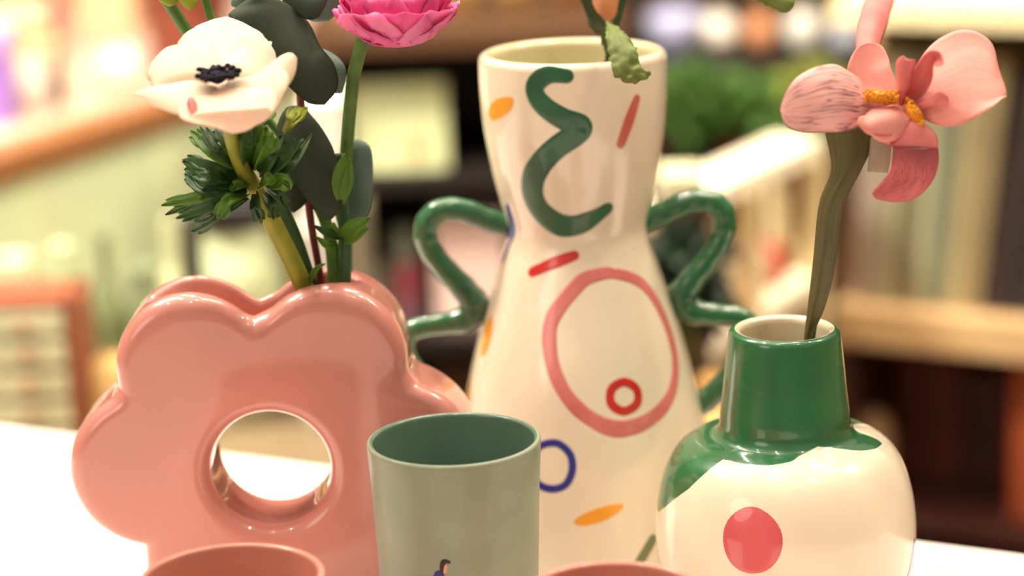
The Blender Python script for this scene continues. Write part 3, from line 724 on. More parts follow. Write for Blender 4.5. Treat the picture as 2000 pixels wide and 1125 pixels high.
# ------------------------------------------------------------------ iris in the green necked vase
YOFF = -.028
IR1 = veined('iris_fall_petal_skin', (250, 190, 184), (116, 38, 58), trans=.2, amount=1.0, start=.25, end=1.0, lines=15, base_blotch=.30)
IR2 = veined('iris_standard_petal_skin', (248, 170, 160), (232, 130, 128), trans=.25, amount=.4, end=1, lines=12)
IR3 = mat('iris_crest_skin', (228, 136, 132), .6, trans=.2, c2=(216, 116, 116), nscale=60)
IRD = veined('iris_hanging_petal_skin', (206, 104, 110), (132, 46, 62), trans=.2, amount=.9, start=.1, end=1, lines=20, base_blotch=.3)
IRB = mat('iris_beard_yellow', (232, 158, 20), .7, c2=(206, 120, 14), nscale=200, bump=.4, bscale=500)
LSTEM = veined('iris_blade_skin', (92, 86, 46), (54, 52, 30), trans=.1, amount=.8, end=1, lines=8)
vi = atY(1588, 655, 1.075)
ir = thing('iris', 'pink iris with dark veins and yellow beards in the green-necked vase', 'flower', tuple(vi))
IY = 1.045
b = MB()
sheet(b, [(1571, 690, 1.082), (1572, 655, 1.078), (1580, 590, 1.07), (1590, 500, 1.062), (1600, 400, 1.055), (1622, 340, 1.052), (1622, 300, 1.052), (1610, 250, 1.052)], [(1582, 690, 1.082), (1584, 660, 1.078), (1614, 590, 1.066), (1634, 500, 1.058), (1648, 400, 1.052), (1682, 330, 1.052), (1700, 290, 1.052), (1704, 240, 1.052)], .0, 40, 9, .0006, fold=.004)
b.build('leaf_blade', LSTEM, ir, solid=.0008)
b = MB(); b.tube(curvepx([(1578, 700, 1.086), (1585, 640, 1.081), (1600, 560, 1.075), (1618, 460, 1.068), (1640, 370, 1.064), (1672, 290, 1.060), (1700, 245, 1.055), (1725, 215, 1.05)], n=8), .0026, 10); b.build('stem', STEM_D, ir)
k = b = MB(); blade(b, [(1660, 310, 1.06), (1685, 285, 1.062), (1702, 262, 1.06)], .004); b.build('sheath', PAPD, ir, solid=.0004)
petal(ir, [(1742, 200, IY), (1700, 186, IY), (1668, 150, IY+.002), (1640, 126, IY-.004), (1600, 129, IY-.008), (1560, 150, IY-.014), (1535, 180, IY-.018), (1525, 212, IY-.02)], [(1738, 206, IY), (1700, 228, IY-.006), (1672, 248, IY-.012), (1640, 257, IY-.018), (1600, 259, IY-.02), (1562, 257, IY-.022), (1534, 245, IY-.022), (1525, 214, IY-.02)], IR1, .003, .0018, rows=34, cols=21)
petal(ir, [(1735, 195, IY+.004), (1690, 180, IY+.006), (1658, 165, IY+.008), (1656, 130, IY+.012), (1672, 95, IY+.016), (1698, 82, IY+.018)], [(1748, 190, IY+.004), (1750, 160, IY+.006), (1740, 130, IY+.01), (1735, 110, IY+.014), (1722, 88, IY+.017), (1700, 82, IY+.018)], IR2, -.002, .0020, rf=70)
petal(ir, [(1765, 205, IY+.002), (1762, 185, IY+.004), (1790, 135, IY+.010), (1825, 92, IY+.014), (1870, 70, IY+.016), (1905, 70, IY+.014), (1935, 88, IY+.01), (1948, 125, IY+.004), (1962, 180, IY-.006)],
      [(1768, 210, IY), (1790, 222, IY-.006), (1815, 236, IY-.012), (1850, 245, IY-.016), (1895, 242, IY-.018), (1930, 222, IY-.016), (1952, 200, IY-.012), (1960, 190, IY-.008), (1963, 181, IY-.006)], IR2, .005, .0034, rows=36, cols=23, rf=32)
petal(ir, [(1750, 205, IY-.003), (1752, 160, IY-.006), (1750, 125, IY-.010), (1762, 112, IY-.013), (1772, 118, IY-.015)], [(1762, 208, IY-.003), (1778, 170, IY-.007), (1784, 140, IY-.011), (1788, 120, IY-.014), (1775, 116, IY-.015)], IR3, .004, .0006, name='style_crest')
petal(ir, [(1756, 208, IY-.004), (1772, 165, IY-.008), (1795, 120, IY-.012), (1815, 100, IY-.016), (1835, 102, IY-.02), (1842, 122, IY-.022)], [(1775, 207, IY-.004), (1808, 180, IY-.008), (1822, 150, IY-.012), (1822, 128, IY-.016), (1832, 130, IY-.02), (1841, 126, IY-.022)], IR3, -.004, .0006, name='style_crest')
petal(ir, [(1765, 212, IY-.004), (1795, 198, IY-.008), (1820, 190, IY-.012), (1835, 178, IY-.014), (1852, 188, IY-.016)], [(1772, 216, IY-.004), (1800, 214, IY-.008), (1830, 206, IY-.012), (1845, 208, IY-.014), (1854, 198, IY-.016)], IR3, .003, .0006, name='style_crest')
petal(ir, [(1742, 205, IY-.004), (1705, 213, IY-.008), (1688, 228, IY-.014), (1672, 240, IY-.02), (1680, 250, IY-.022)], [(1758, 205, IY-.004), (1775, 232, IY-.01), (1776, 242, IY-.016), (1755, 262, IY-.02), (1730, 272, IY-.022)], IR2, .003, .0030, rows=26, cols=17, rf=90)
petal(ir, [(1672, 240, IY-.021), (1700, 262, IY-.021), (1735, 270, IY-.021), (1775, 242, IY-.016)], [(1690, 253, IY-.016), (1712, 270, IY-.014), (1740, 285, IY-.013), (1765, 275, IY-.014)], IR3, -.001, .0006)
petal(ir, [(1772, 236, IY-.008), (1755, 252, IY-.012), (1742, 275, IY-.016), (1735, 288, IY-.018)], [(1788, 236, IY-.008), (1812, 248, IY-.012), (1830, 268, IY-.016), (1833, 290, IY-.018)], IR3, .005, .0008)
petal(ir, [(1744, 284, IY-.017), (1742, 310, IY-.014), (1738, 335, IY-.01), (1718, 358, IY-.007), (1704, 376, IY-.005), (1712, 388, IY-.003)], [(1832, 286, IY-.018), (1833, 310, IY-.014), (1826, 345, IY-.01), (1805, 375, IY-.007), (1775, 392, IY-.005), (1740, 394, IY-.003)], IRD, .006, .001, rows=28, cols=21)
b = MB(); sheet(b, [(1700, 268, IY+.006), (1697, 300, IY+.006), (1694, 335, IY+.006)], [(1742, 272, IY+.006), (1740, 305, IY+.006), (1734, 338, IY+.006)], .001, 8, 6)
k = b.build('paper_tag', mat('frosted_tag', (206, 196, 180), .3, trans=.5), ir, solid=.0003)
# back upright standard, leaning away from the viewer
petal(ir, [(1690, 170, 1.062), (1672, 90, 1.10), (1682, 20, 1.155), (1700, -30, 1.19)], [(1735, 165, 1.062), (1718, 100, 1.10), (1735, 40, 1.155), (1760, -40, 1.19)], IR3, .004, .001, name='bud_petal')
def beard(pts, r):
    c = resample(curvepx(pts), 12); b = MB(); b.tube(c, [r*(.75+.3*math.sin(PI*i/11)) for i in range(12)], 10)
    q = random.Random(2)
    for p in c:
        for k in range(16):
            a = q.uniform(0, 2*PI); d = Vector((q.uniform(-.3, .3), math.cos(a), math.sin(a)))
            b.ball(p+d*r*1.02, r*.24, n=4)
    b.build('beard', IRB, ir)
beard([(1692, 187, IY-.006), (1720, 189, IY-.009), (1750, 190, IY-.009)], .0028)
beard([(1775, 205, IY-.010), (1786, 222, IY-.013), (1798, 240, IY-.014)], .0030)

YOFF = 0.0
#BACKGROUND
# ------------------------------------------------------------------ the shop behind
FLOORM = wood('brown_floor_boards', (112, 78, 52), (84, 58, 40), .5, 3)
WALLM = mat('dark_umber_wall_paint', (74, 56, 42), .8, c2=(92, 72, 52), nscale=2)
mb = MB(); mb.box((-4, -2.5, -.05), (4, 5.4, 0)); structure(mb.build('floor', FLOORM, smooth=False))
mb = MB(); mb.box((-4, 5.4, 0), (4, 5.5, 3)); structure(mb.build('wall_back', WALLM, smooth=False))
mb = MB(); mb.box((-4.1, -2.5, 0), (-4, 5.4, 3)); structure(mb.build('wall_left', mat('cream_wall_paint', (226, 206, 168), .8), smooth=False))
mb = MB(); mb.box((4, -2.5, 0), (4.1, 5.4, 3)); structure(mb.build('wall_right', mat('cream_wall_paint', (226, 206, 168), .8), smooth=False))

def M(name, c, rough=.5, coat=0, **k): return mat(name, c, rough, coat, **k)
def zat(py, Y, px=1000): return atY(px, py, Y).z
def xat(px, Y, py=400): return atY(px, py, Y).x

# left: long counter running away from the camera
CZ = .73
A = atZ(0, 302, CZ); B = atZ(300, 207, CZ); d = (B-A); d.z = 0; d.normalize(); nL = Vector((-d.y, d.x, 0))   # to the left
def quadbox(mb, P, z0, z1, mi=0):
    i0 = [mb.add((p.x, p.y, z0)) for p in P]; i1 = [mb.add((p.x, p.y, z1)) for p in P]
    mb.face(i0[::-1], mi); mb.face(i1, mi)
    for k in range(4): mb.face((i0[k], i0[(k+1) % 4], i1[(k+1) % 4], i1[k]), mi)
A2, B2 = A-d*.55, B+d*1.5
ct = thing('shop_counter', 'long pale green shop counter with an orange wood top at the left', 'counter', ((A2.x+B2.x)/2, (A2.y+B2.y)/2, 0))
mb = MB(); a, b = A2+nL*.012, B2+nL*.012; quadbox(mb, [a, b, b+nL*.8, a+nL*.8], .0, CZ-.035); mb.build('cabinet_body', M('pale_green_paint', (228, 242, 196), .5), ct, smooth=False)
mb = MB(); quadbox(mb, [A2, B2, B2+nL*.83, A2+nL*.83], CZ-.035, CZ); mb.build('counter_top', wood('orange_wood', (170, 116, 72), (148, 96, 56)), ct, smooth=False, bevel=.003)
mb = MB()
for k in range(5):
    p = A2+d*(.35+.28*k)-nL*.000; q = p+d*.012; quadbox(mb, [p-nL*.0+nL*.004, q+nL*.004, q+nL*.02, p+nL*.02], .05, CZ-.05)
mb.build('panel_batten', M('cream_paint', (240, 236, 200), .5), ct, smooth=False)

def box_thing(name, label, cat, x0, x1, ytop, Y, zb_, depth, m, rot=0, group=None, bev=.004, lid=None, band=None):
    """box standing at height zb_, seen between columns x0..x1 with its top at row ytop"""
    ym = (ytop+atrow(zb_, Y, (x0+x1)/2))/2
    X0, X1 = xat(x0, Y, ym), xat(x1, Y, ym); zt = zat(ytop, Y, (x0+x1)/2)
    o = thing(name, label, cat, ((X0+X1)/2, Y+depth/2, zb_), group)
    b = MB(); b.box((X0, Y, zb_), (X1, Y+depth, zt), rot=rot); b.build('carton' if cat in ('box', 'carton') else 'body', m, o, smooth=False, bevel=bev)
    if lid: b = MB(); b.box((X0-.003, Y-.003, zt-(zt-zb_)*.18), (X1+.003, Y+depth+.003, zt+.003), rot=rot); b.build('lid', lid, o, smooth=False, bevel=bev)
    if band: b = MB(); h = zt-zb_; b.box((X0+.1*(X1-X0), Y-.0015, zb_+h*.3), (X1-.1*(X1-X0), Y, zb_+h*.6), rot=rot, piv=((X0+X1)/2, Y+depth/2)); b.build('printed_label', band, o, smooth=False)
    return o
def atrow(z, Y, px=1000):
    lo, hi = -3000, 4000
    for _ in range(40):
        m = (lo+hi)/2
        if atY(px, m, Y).z > z: lo = m
        else: hi = m
    return lo
def pot_thing(name, label, cat, cxp, wpx, ytop, Y, zb_, m, shape='pot', group=None, inner=None, parts=None):
    ym = (ytop+atrow(zb_, Y, cxp))/2
    x = xat(cxp, Y, ym); r = wpx/2*pxm(Y, ym); h = zat(ytop, Y, cxp)-zb_; t = .006
    o = thing(name, label, cat, (x, Y, zb_), group)
    S = {'pot': [(.72, 0), (.80, .3), (.9, .7), (1, .84), (1.04, .86), (1.04, 1)],
         'bowl': [(.4, 0), (.42, .06), (.75, .35), (.93, .65), (1, 1)],
         'jar': [(.8, 0), (.98, .08), (1, .4), (.98, .7), (.78, .86), (.74, 1)],
         'bottle': [(.92, 0), (1, .05), (1, .5), (.9, .6), (.45, .74), (.36, .8), (.36, .97), (.42, 1)],
         'ball': [(.35, 0), (.7, .08), (.93, .27), (1, .5), (.93, .73), (.7, .9), (.4, .985), (.36, 1)],
         'vase': [(.5, 0), (.75, .1), (1, .38), (.9, .6), (.5, .8), (.42, .9), (.55, 1)],
         'tin': [(.97, 0), (1, .02), (1, .97), (.97, 1)]}[shape]
    prof = cr([(a*r, b*h) for a, b in S], 5)
    rt, zt = prof[-1]; t = min(t, rt*.3)
    full = [(.0001, 0)]+prof+[(rt-t*.5, zt+t*.3), (rt-t, zt)]
    full += [(max(a-t, .0005), z) for a, z in reversed(prof) if z > h*.12 and z < h*.95]+[(.0001, h*.1)]
    b = MB(); b.lathe(full, 40, cx=x, cy=Y, z=zb_); b.build('body', m, o)
    if parts:
        for nm, (rf, z0, z1), pm in parts:
            b = MB(); b.lathe([(.0001, z0*h), (rf*r*.98, z0*h), (rf*r, z0*h+.15*(z1-z0)*h), (rf*r, z1*h-.15*(z1-z0)*h), (rf*r*.95, z1*h), (.0001, z1*h)], 32, cx=x, cy=Y, z=zb_); b.build(nm, pm, o)
    return o
def foliage(mb, c, rx, rz, n, size, rnd, tall=0, ry=None):
    for k in range(n):
        a, e, q = rnd.uniform(0, 2*PI), rnd.uniform(-.6, 1.0), rnd.uniform(.35, 1)
        dirv = Vector((math.cos(a)*math.sqrt(max(0, 1-e*e)), math.sin(a)*math.sqrt(max(0, 1-e*e)), e))
        p = Vector(c)+Vector((dirv.x*rx*q, dirv.y*(ry or rx)*q, dirv.z*rz*q))
        t = (dirv+Vector((rnd.uniform(-.6, .6), rnd.uniform(-.6, .6), rnd.uniform(-.2, .7)))).normalized(); s_ = t.orthogonal().normalized()
        s_ = (s_*math.cos(rnd.uniform(0, 6))+t.cross(s_)*math.sin(rnd.uniform(0, 6))).normalized(); nn = t.cross(s_)
        L = size*rnd.uniform(.7, 1.3); W = L*.28; rows = []
        for i in range(6):
            u = i/5; w_ = W*math.sin(PI*min(.98, .05+.93*u)); cpt = p+t*L*u-Vector((0, 0, L*.35*u*u))
            rows.append([cpt-s_*w_, cpt+nn*w_*.25, cpt+s_*w_])
        mb.grid(rows)
def plant(label, cxp, wpx, ytop, ypot, potw, Y, zb_, leafm, potm, n=90, size=.05, seed=1):
    ym = (ypot+atrow(zb_, Y, cxp))/2; x = xat(cxp, Y, ym)
    o = thing('potted_plant', label, 'plant', (x, Y, zb_)); hp_ = zat(ypot, Y, cxp)-zb_; r = potw/2*pxm(Y)
    prof = [(.0001, 0), (r*.7, 0), (r*.85, hp_*.5), (r*.95, hp_*.82), (r*1.05, hp_*.84), (r*1.05, hp_), (r*.95, hp_), (r*.9, hp_*.85), (.0001, hp_*.85)]
    b = MB(); b.lathe(prof, 36, cx=x, cy=Y, z=zb_); b.build('pot', potm, o)
    zt = zat(ytop, Y, cxp); c = (x, Y, (zt+zb_+hp_)/2+.01); b = MB(); rnd = random.Random(seed)
    foliage(b, c, wpx/2*pxm(Y)*.85, (zt-zb_-hp_)/2*.85, n, size, rnd); b.build('foliage', leafm, o, solid=.0008)
    b = MB()
    for k in range(7):
        a = rnd.uniform(0, 2*PI); e = Vector(c)+Vector((math.cos(a)*r*.7, math.sin(a)*r*.7, 0)); s0_ = Vector((x+math.cos(a)*r*.2, Y+math.sin(a)*r*.2, zb_+hp_*.8))
        b.tube([s0_, s0_.lerp(e, .5)+Vector((0, 0, .01)), e], .0025, 6)
    b.build('stem', STEM_G, o); return o

mb = MB(); a, b = A2+nL*.05, B2+nL*.05; quadbox(mb, [a, b, b+nL*.7, a+nL*.7], CZ, CZ+.0015)
rnr = mb.build('table_runner', M('dusty_pink_cloth', (206, 172, 150), .9, bump=.2), None, smooth=False); tag(rnr, 'dusty pink cloth spread over the long counter top', 'cloth')
# things on the counter: stand a little behind its edge
def yc(px, back): # distance of the point of the counter top seen in column px, `back` metres behind the edge
    lo, hi = 1.5, 4.5
    for _ in range(40):
        m = (lo+hi)/2; p = Vector((xat(px, m, 230), m, CZ)); 
        if (p-A).dot(nL) > back: lo, hi = lo, hi; side = 1
        else: side = 0
        # moving away along the column goes over the edge line: right-hand side is in front
        if side: hi = m
        else: lo = m
    return (lo+hi)/2
LILAC = M('lilac_card', (150, 110, 196), .5)
def onc(px, back=.10): return yc(px, back)
Yc = onc(8); box_thing('gift_box', 'lilac gift box at the far left edge, standing on the counter', 'box', -60, 14, 70, Yc, CZ, .06, LILAC, lid=M('pale_lilac_card', (186, 156, 220)))
Yc = onc(60, .14); pot_thing('jar', 'small white jar on the wooden counter at far left', 'jar', 62, 62, 138, Yc, CZ, M('white_china', (236, 226, 214), .3, .6), 'jar', parts=[('lid', (.8, .96, 1.08), M('white_china', (236, 226, 214)))])
Yc = onc(112, .12); q = pot_thing('bud_vase', 'dark slender vase holding a red pink bloom on the counter', 'vase', 112, 34, 95, Yc, CZ, M('dark_brown_china', (70, 46, 36), .3, .6), 'bottle')
x = xat(112, Yc, 60)
bl = thing('pink_bloom', 'blurred red pink flower head in the dark slender vase', 'flower', (x, Yc, zat(110, Yc, 112)))
b = MB(); b.tube([(x, Yc, zat(150, Yc, 112)), (x+.002, Yc, zat(50, Yc, 112))], .003, 8); b.build('stem', STEM_G, bl)
for k in range(14):
    a = 2*PI*k/7+(k > 6)*.4; b = MB(); c0 = Vector((x, Yc, zat(45, Yc, 112))); L = .022 if k < 7 else .016; rows = []
    for i in range(6):
        u = i/5; p = c0+Vector((math.cos(a), math.sin(a), 0))*L*u*(1.0 if k < 7 else .7)+Vector((0, 0, L*(u*u*.7 if k < 7 else u)))
        s_ = Vector((-math.sin(a), math.cos(a), 0))*L*.5*math.sin(PI*min(.93, .1+u*.85)); rows.append([p-s_, p, p+s_])
    b.grid(rows); b.build('petal', M('crimson_pink_petal_skin', (214, 70, 92), .6, trans=.2), bl, solid=.0005)
Yc = onc(170, .16); pot_thing('mug', 'pale beige mug on the counter right of the dark slender vase', 'mug', 172, 60, 130, Yc, CZ, M('beige_china', (222, 196, 170), .3, .5), 'tin')
Yc = onc(235, .12); pot_thing('bowl', 'pinkish white rounded bowl on the counter behind the anemone', 'bowl', 238, 96, 95, Yc, CZ, M('pinkish_china', (238, 208, 200), .3, .5), 'ball')
Yc = onc(365, .12); pot_thing('plant_pot', 'large terracotta pot on the counter above the anemone', 'pot', 365, 190, -50, Yc, CZ, M('terracotta', (132, 64, 46), .7, c2=(118, 56, 40)), 'pot')
Yc = onc(40, .42); box_thing('carton', 'cream carton at the back of the counter top left', 'box', -40, 95, 10, Yc, CZ, .1, M('cream_card', (228, 206, 170)), band=M('orange_print', (216, 140, 84)))
Yc = onc(215, .45); box_thing('carton', 'tan carton at the back of the counter, left of the terracotta pot', 'box', 150, 262, -30, Yc, CZ, .1, M('tan_card', (214, 172, 130)), band=M('cream_card', (228, 206, 170)))

# low side table in front of the counter
SZ = .56; sx0, sx1 = xat(-120, 1.9, 840), xat(700, 1.9, 840)
stb = thing('side_table', 'low oak side table behind the pink flower vase', 'table', ((sx0+sx1)/2, 1.92, 0))
mb = MB(); mb.box((sx0, 1.66, SZ-.03), (sx1, 2.16, SZ)); mb.build('table_top', wood('oak_top', (126, 108, 82), (108, 90, 66)), stb, smooth=False, bevel=.003)
for ax in (sx0+.03, sx1-.03):
    for ay in (1.69, 2.13):
        b = MB(); b.box((ax-.018, ay-.018, 0), (ax+.018, ay+.018, SZ-.03)); b.build('leg', MATS['oak_top'], stb, smooth=False)
# little chest of drawers
Y = 1.90; X0, X1 = xat(-50, Y, 720), xat(158, Y, 720); Z0, Z1 = SZ, zat(588, Y, 100)
ch = thing('drawer_chest', 'small chest of cream drawers in a red orange frame at the left', 'cabinet', ((X0+X1)/2, Y+.07, SZ))
ORG = M('red_orange_paint', (156, 88, 60), .5); CRM = M('cream_drawer_paint', (222, 220, 180), .5)
b = MB(); tf = .007; b.box((X0, Y, Z0), (X0+tf, Y+.08, Z1)); b.box((X1-tf*1.6, Y, Z0), (X1, Y+.08, Z1)); b.box((X0+tf, Y, Z1-tf), (X1-tf, Y+.08, Z1)); b.box((X0+tf, Y, Z0), (X1-tf, Y+.08, Z0+tf)); b.box((X0, Y+.072, Z0), (X1, Y+.08, Z1)); b.build('frame', ORG, ch, smooth=False)
nd = 5; hh = (Z1-Z0-2*tf)/nd
for k in range(nd):
    b = MB(); z = Z0+tf+hh*k; b.box((X0+tf+.001, Y-.002, z+.003), (X1-tf*1.6-.001, Y+.065, z+hh-.003)); dr = b.build('drawer', CRM, ch, smooth=False, bevel=.001)
    b = MB(); b.ball(((X0+X1)/2, Y-.006, z+hh/2), .005); b.build('knob', ORG, dr, origin=ch.location) if False else None
    kb = MB(); kb.ball(((X0+X1)/2-ch.location.x, Y-.006-ch.location.y, z+hh/2-ch.location.z), .005, n=8); ko = kb.build('knob', ORG, None, origin=(0, 0, 0)); ko.parent = dr
pot_thing('basket', 'round straw coloured pot right of the small drawer chest', 'pot', 225, 110, 690, 1.93, SZ, M('straw', (214, 178, 112), .8, bump=.5, nscale=60), 'ball')
pot_thing('bottle', 'olive green bottle standing left of the grey green jar', 'bottle', 215, 66, 455, 2.04, SZ, M('olive_glass', (128, 138, 96), .2, .5), 'bottle')
pot_thing('jar', 'grey green jar behind the left lobe of the flower vase', 'jar', 290, 84, 520, 2.05, SZ, M('grey_green_china', (136, 146, 112), .3, .5), 'jar')
pot_thing('bottle', 'cream bottle between grey green jar and white lidded jar', 'bottle', 340, 60, 430, 2.10, SZ, M('cream_glass', (232, 232, 186), .2, .5), 'bottle')
pot_thing('jar', 'white lidded jar with dark rim below the anemone leaves', 'jar', 470, 170, 425, 2.06, SZ, M('pale_mint_china', (222, 230, 186), .3, .5), 'jar', parts=[('lid', (.86, .97, 1.10), M('black_lid', (36, 34, 32), .4))])
pot_thing('mug', 'dark grey mug tucked left of the white lidded jar', 'mug', 385, 44, 440, 1.99, SZ, M('charcoal_china', (70, 72, 62), .3, .5), 'tin')
pot_thing('jar', 'pale jar beside the drawer chest, in front of the green counter', 'jar', 130, 70, 480, 2.09, SZ, M('celadon_china', (206, 218, 170), .3, .5), 'jar')
pot_thing('jar', 'cream jar at the far left behind the drawer chest', 'jar', 40, 90, 500, 2.09, SZ, M('ivory_china', (244, 236, 196), .3, .5), 'jar')
box_thing('carton', 'printed grey carton under the bright white carton', 'box', 585, 672, 445, 1.98, SZ, .09, M('grey_card', (206, 200, 190)), band=M('slate_print', (120, 120, 140)))
box_thing('carton', 'bright white carton behind the eucalyptus leaves', 'box', 592, 672, 195, 1.985, zat(445, 1.98, 630)+.003, .08, M('white_card', (252, 250, 240)), band=M('pale_print', (236, 226, 204)))
for k, (x0, x1, c, lb) in enumerate([(678, 694, (150, 140, 112), 'slim olive book'), (695, 708, (196, 184, 156), 'slim beige book'), (709, 726, (128, 122, 102), 'slim grey book')]):
    box_thing('book', lb+' upright right of the printed grey carton', 'book', x0, x1, 400+k*6, 2.0, SZ, .07, M('book_cover_%s' % 'abc'[k], c), bev=.001, group='upright books by the cartons')

# dark shelving in the middle
DY, DB = 2.60, 2.95
dx0, dx1 = xat(645, DY, 400), xat(1020, DY, 400)
BLK = M('black_stained_wood', (30, 24, 22), .5); BRW = wood('brown_wood', (88, 58, 34), (70, 44, 26))
ds = thing('shelf_unit', 'black shelf unit with brown wooden top between the two big vases', 'shelf', ((dx0+dx1)/2, (DY+DB)/2, 0))
zt1 = zat(48, DY, 850); zb1 = zat(98, DY, 850)
mb = MB(); mb.box((dx0-.02, DY-.02, zb1), (dx1+.125, DB+.02, zt1)); mb.build('top_board', BRW, ds, smooth=False, bevel=.002)
mb = MB(); mb.box((dx0, DB-.02, 0), (dx1+.12, DB, zb1)); mb.build('back_panel', BLK, ds, smooth=False)
for x in (dx0, dx1+.10):
    mb = MB(); mb.box((x, DY, 0), (x+.02, DB-.02, zb1)); mb.build('side_panel', BLK, ds, smooth=False)
zs = [zat(338, DY, 800), zat(655, DY, 800), .12]
for z in zs:
    mb = MB(); mb.box((dx0+.02, DY, z-.02), (dx1+.10, DB-.02, z)); mb.build('shelf', BLK, ds, smooth=False)
sg = box_thing('card_sign', 'pale green card standing on the upper shelf of the black unit', 'sign', 682, 872, 160, 2.62, zs[0], .006, M('pale_green_card', (222, 228, 176)), bev=.001)
b = MB(); p0, p1 = atY(800, 275, 2.6185), atY(828, 305, 2.6185); b.box((p0.x, 2.6175, p1.z), (p1.x, 2.62, p0.z)); b.build('orange_mark', M('orange_print', 0), sg, smooth=False)
for k, (cxp, wp, yt, z, c, lb) in enumerate([(742, 46, 588, 1, (150, 142, 132), 'small grey tin at the left of the lower black shelf'), (795, 50, 585, 1, (130, 92, 104), 'small lilac pink tin on the lower black shelf'),
     (742, 44, 520, 2, (120, 118, 104), 'small olive grey tin stacked on the grey tin'), (795, 50, 515, 2, (150, 70, 78), 'small rose pink tin stacked on the lilac pink tin'), (775, 44, 440, 3, (140, 150, 128), 'small sage green tin at the top of the stack')]):
    zb_ = zs[1] if z == 1 else (zat(588 if cxp < 760 else 585, 2.66, cxp)+.004 if z == 2 else zat(515, 2.66, 795)+.006)
    if z == 3: cxp = 790
    pot_thing('tin', lb, 'tin', cxp, wp, yt if z != 3 else 450, 2.66, zb_, M('tin_paint_%s' % 'abcde'[k], c, .4), 'tin', group='small tins on the black shelf')
box_thing('carton', 'pale pink box behind the left green handle of the tall vase', 'box', 850, 992, 425, 2.64, zs[1], .12, M('pale_pink_card', (236, 200, 192)), lid=M('pink_card_lid', (240, 208, 200)))
box_thing('crate', 'brown wooden crate on the lowest shelf, beneath the pale pink box', 'crate', 850, 960, 705, 2.66, zs[2], .2, BRW)
for k, (cxp, c, lb) in enumerate([(900, (206, 164, 96), 'mustard bowl on the brown board above the black shelves'), (1010, (190, 150, 90), 'tan bowl on the brown board behind the tall vase'), (1120, (170, 110, 70), 'brown bowl on the brown board right of the tan bowl')]):
    pot_thing('bowl', lb, 'bowl', cxp, 96, -45, 2.72, zt1, M('bowl_glaze_%s' % 'abc'[k], c, .4, .4), 'bowl')
box_thing('carton', 'peach carton behind the eucalyptus at the top left of the black unit', 'box', 600, 652, -5, 2.70, zt1-.12, .05, M('peach_card', (226, 160, 122))) if False else None
box_thing('carton', 'peach carton on the brown board at its left end, behind the eucalyptus', 'box', 655, 720, -20, 2.70, zt1, .08, M('peach_card', (226, 160, 122)), band=M('cream_card', 0))

# plant bench on the right, behind
PY = 3.06; pz = zat(345, PY, 1400); pz2 = zat(118, PY+.1, 1400)
px0, px1 = xat(1215, PY, 300), xat(1700, PY, 300)
pb = thing('plant_rack', 'dark brown rack behind the tall vase holding plants and bowls', 'shelf', ((px0+px1)/2, PY+.2, 0))
for z, y0 in ((pz, PY-.08), (pz2, PY+.1), (.2, PY)):
    mb = MB(); mb.box((px0, y0, z-.025), (px1, PY+.42, z)); mb.build('shelf', BLK if z != pz else M('dark_brown_wood', (60, 42, 32)), pb, smooth=False)
for x in (px0, px1-.03):
    mb = MB(); mb.box((x, PY+.38, 0), (x+.03, PY+.42, 1.3)); mb.build('post', BLK, pb, smooth=False)
pot_thing('bowl', 'lilac white bowl on the upper board of the dark rack', 'bowl', 1318, 110, 30, PY+.2, pz2, M('lilac_white_china', (206, 206, 246), .3, .5), 'bowl')
pot_thing('bowl', 'round white bowl next to the lilac white bowl', 'bowl', 1402, 78, 28, PY+.22, pz2, M('white_china', 0), 'ball')
pot_thing('vase', 'orange brown vase between the white bowls on the dark rack', 'vase', 1484, 56, 20, PY+.2, pz2, M('orange_brown_china', (206, 138, 92), .4, .4), 'vase')
pot_thing('vase', 'round pearl white vase on the dark rack left of the iris', 'vase', 1567, 72, 22, PY+.2, pz2, M('pearl_china', (222, 216, 206), .3, .5), 'ball')
pot_thing('jar', 'pale blue grey jar on the dark rack above the iris', 'jar', 1650, 60, 10, PY+.22, pz2, M('blue_grey_china', (190, 196, 214), .3, .5), 'jar')
LG = M('soft_green_leaf', (92, 132, 56), .5, trans=.3, c2=(70, 116, 44), nscale=20)
LD = M('dark_shrub_leaf', (30, 56, 32), .5, trans=.15, c2=(22, 40, 26), nscale=20)
plant('bushy green plant in a dark green pot behind the tall vase rim', 1345, 180, 150, 290, 90, PY+.02, pz, LG, M('bottle_green_china', (26, 66, 48), .4, .5), 80, .05, 3)
plant('fresh green plant in a small red pot left of the iris petal', 1450, 150, 170, 285, 70, PY, pz, LG, M('red_clay', (186, 84, 62), .6), 64, .045, 4)
plant('yellow green plant in a cream pot beneath the round pearl white vase', 1575, 140, 140, 300, 74, PY+.03, pz, M('yellow_green_leaf', (150, 158, 66), .5, trans=.3), M('cream_pot', (238, 226, 180), .5), 60, .045, 5)

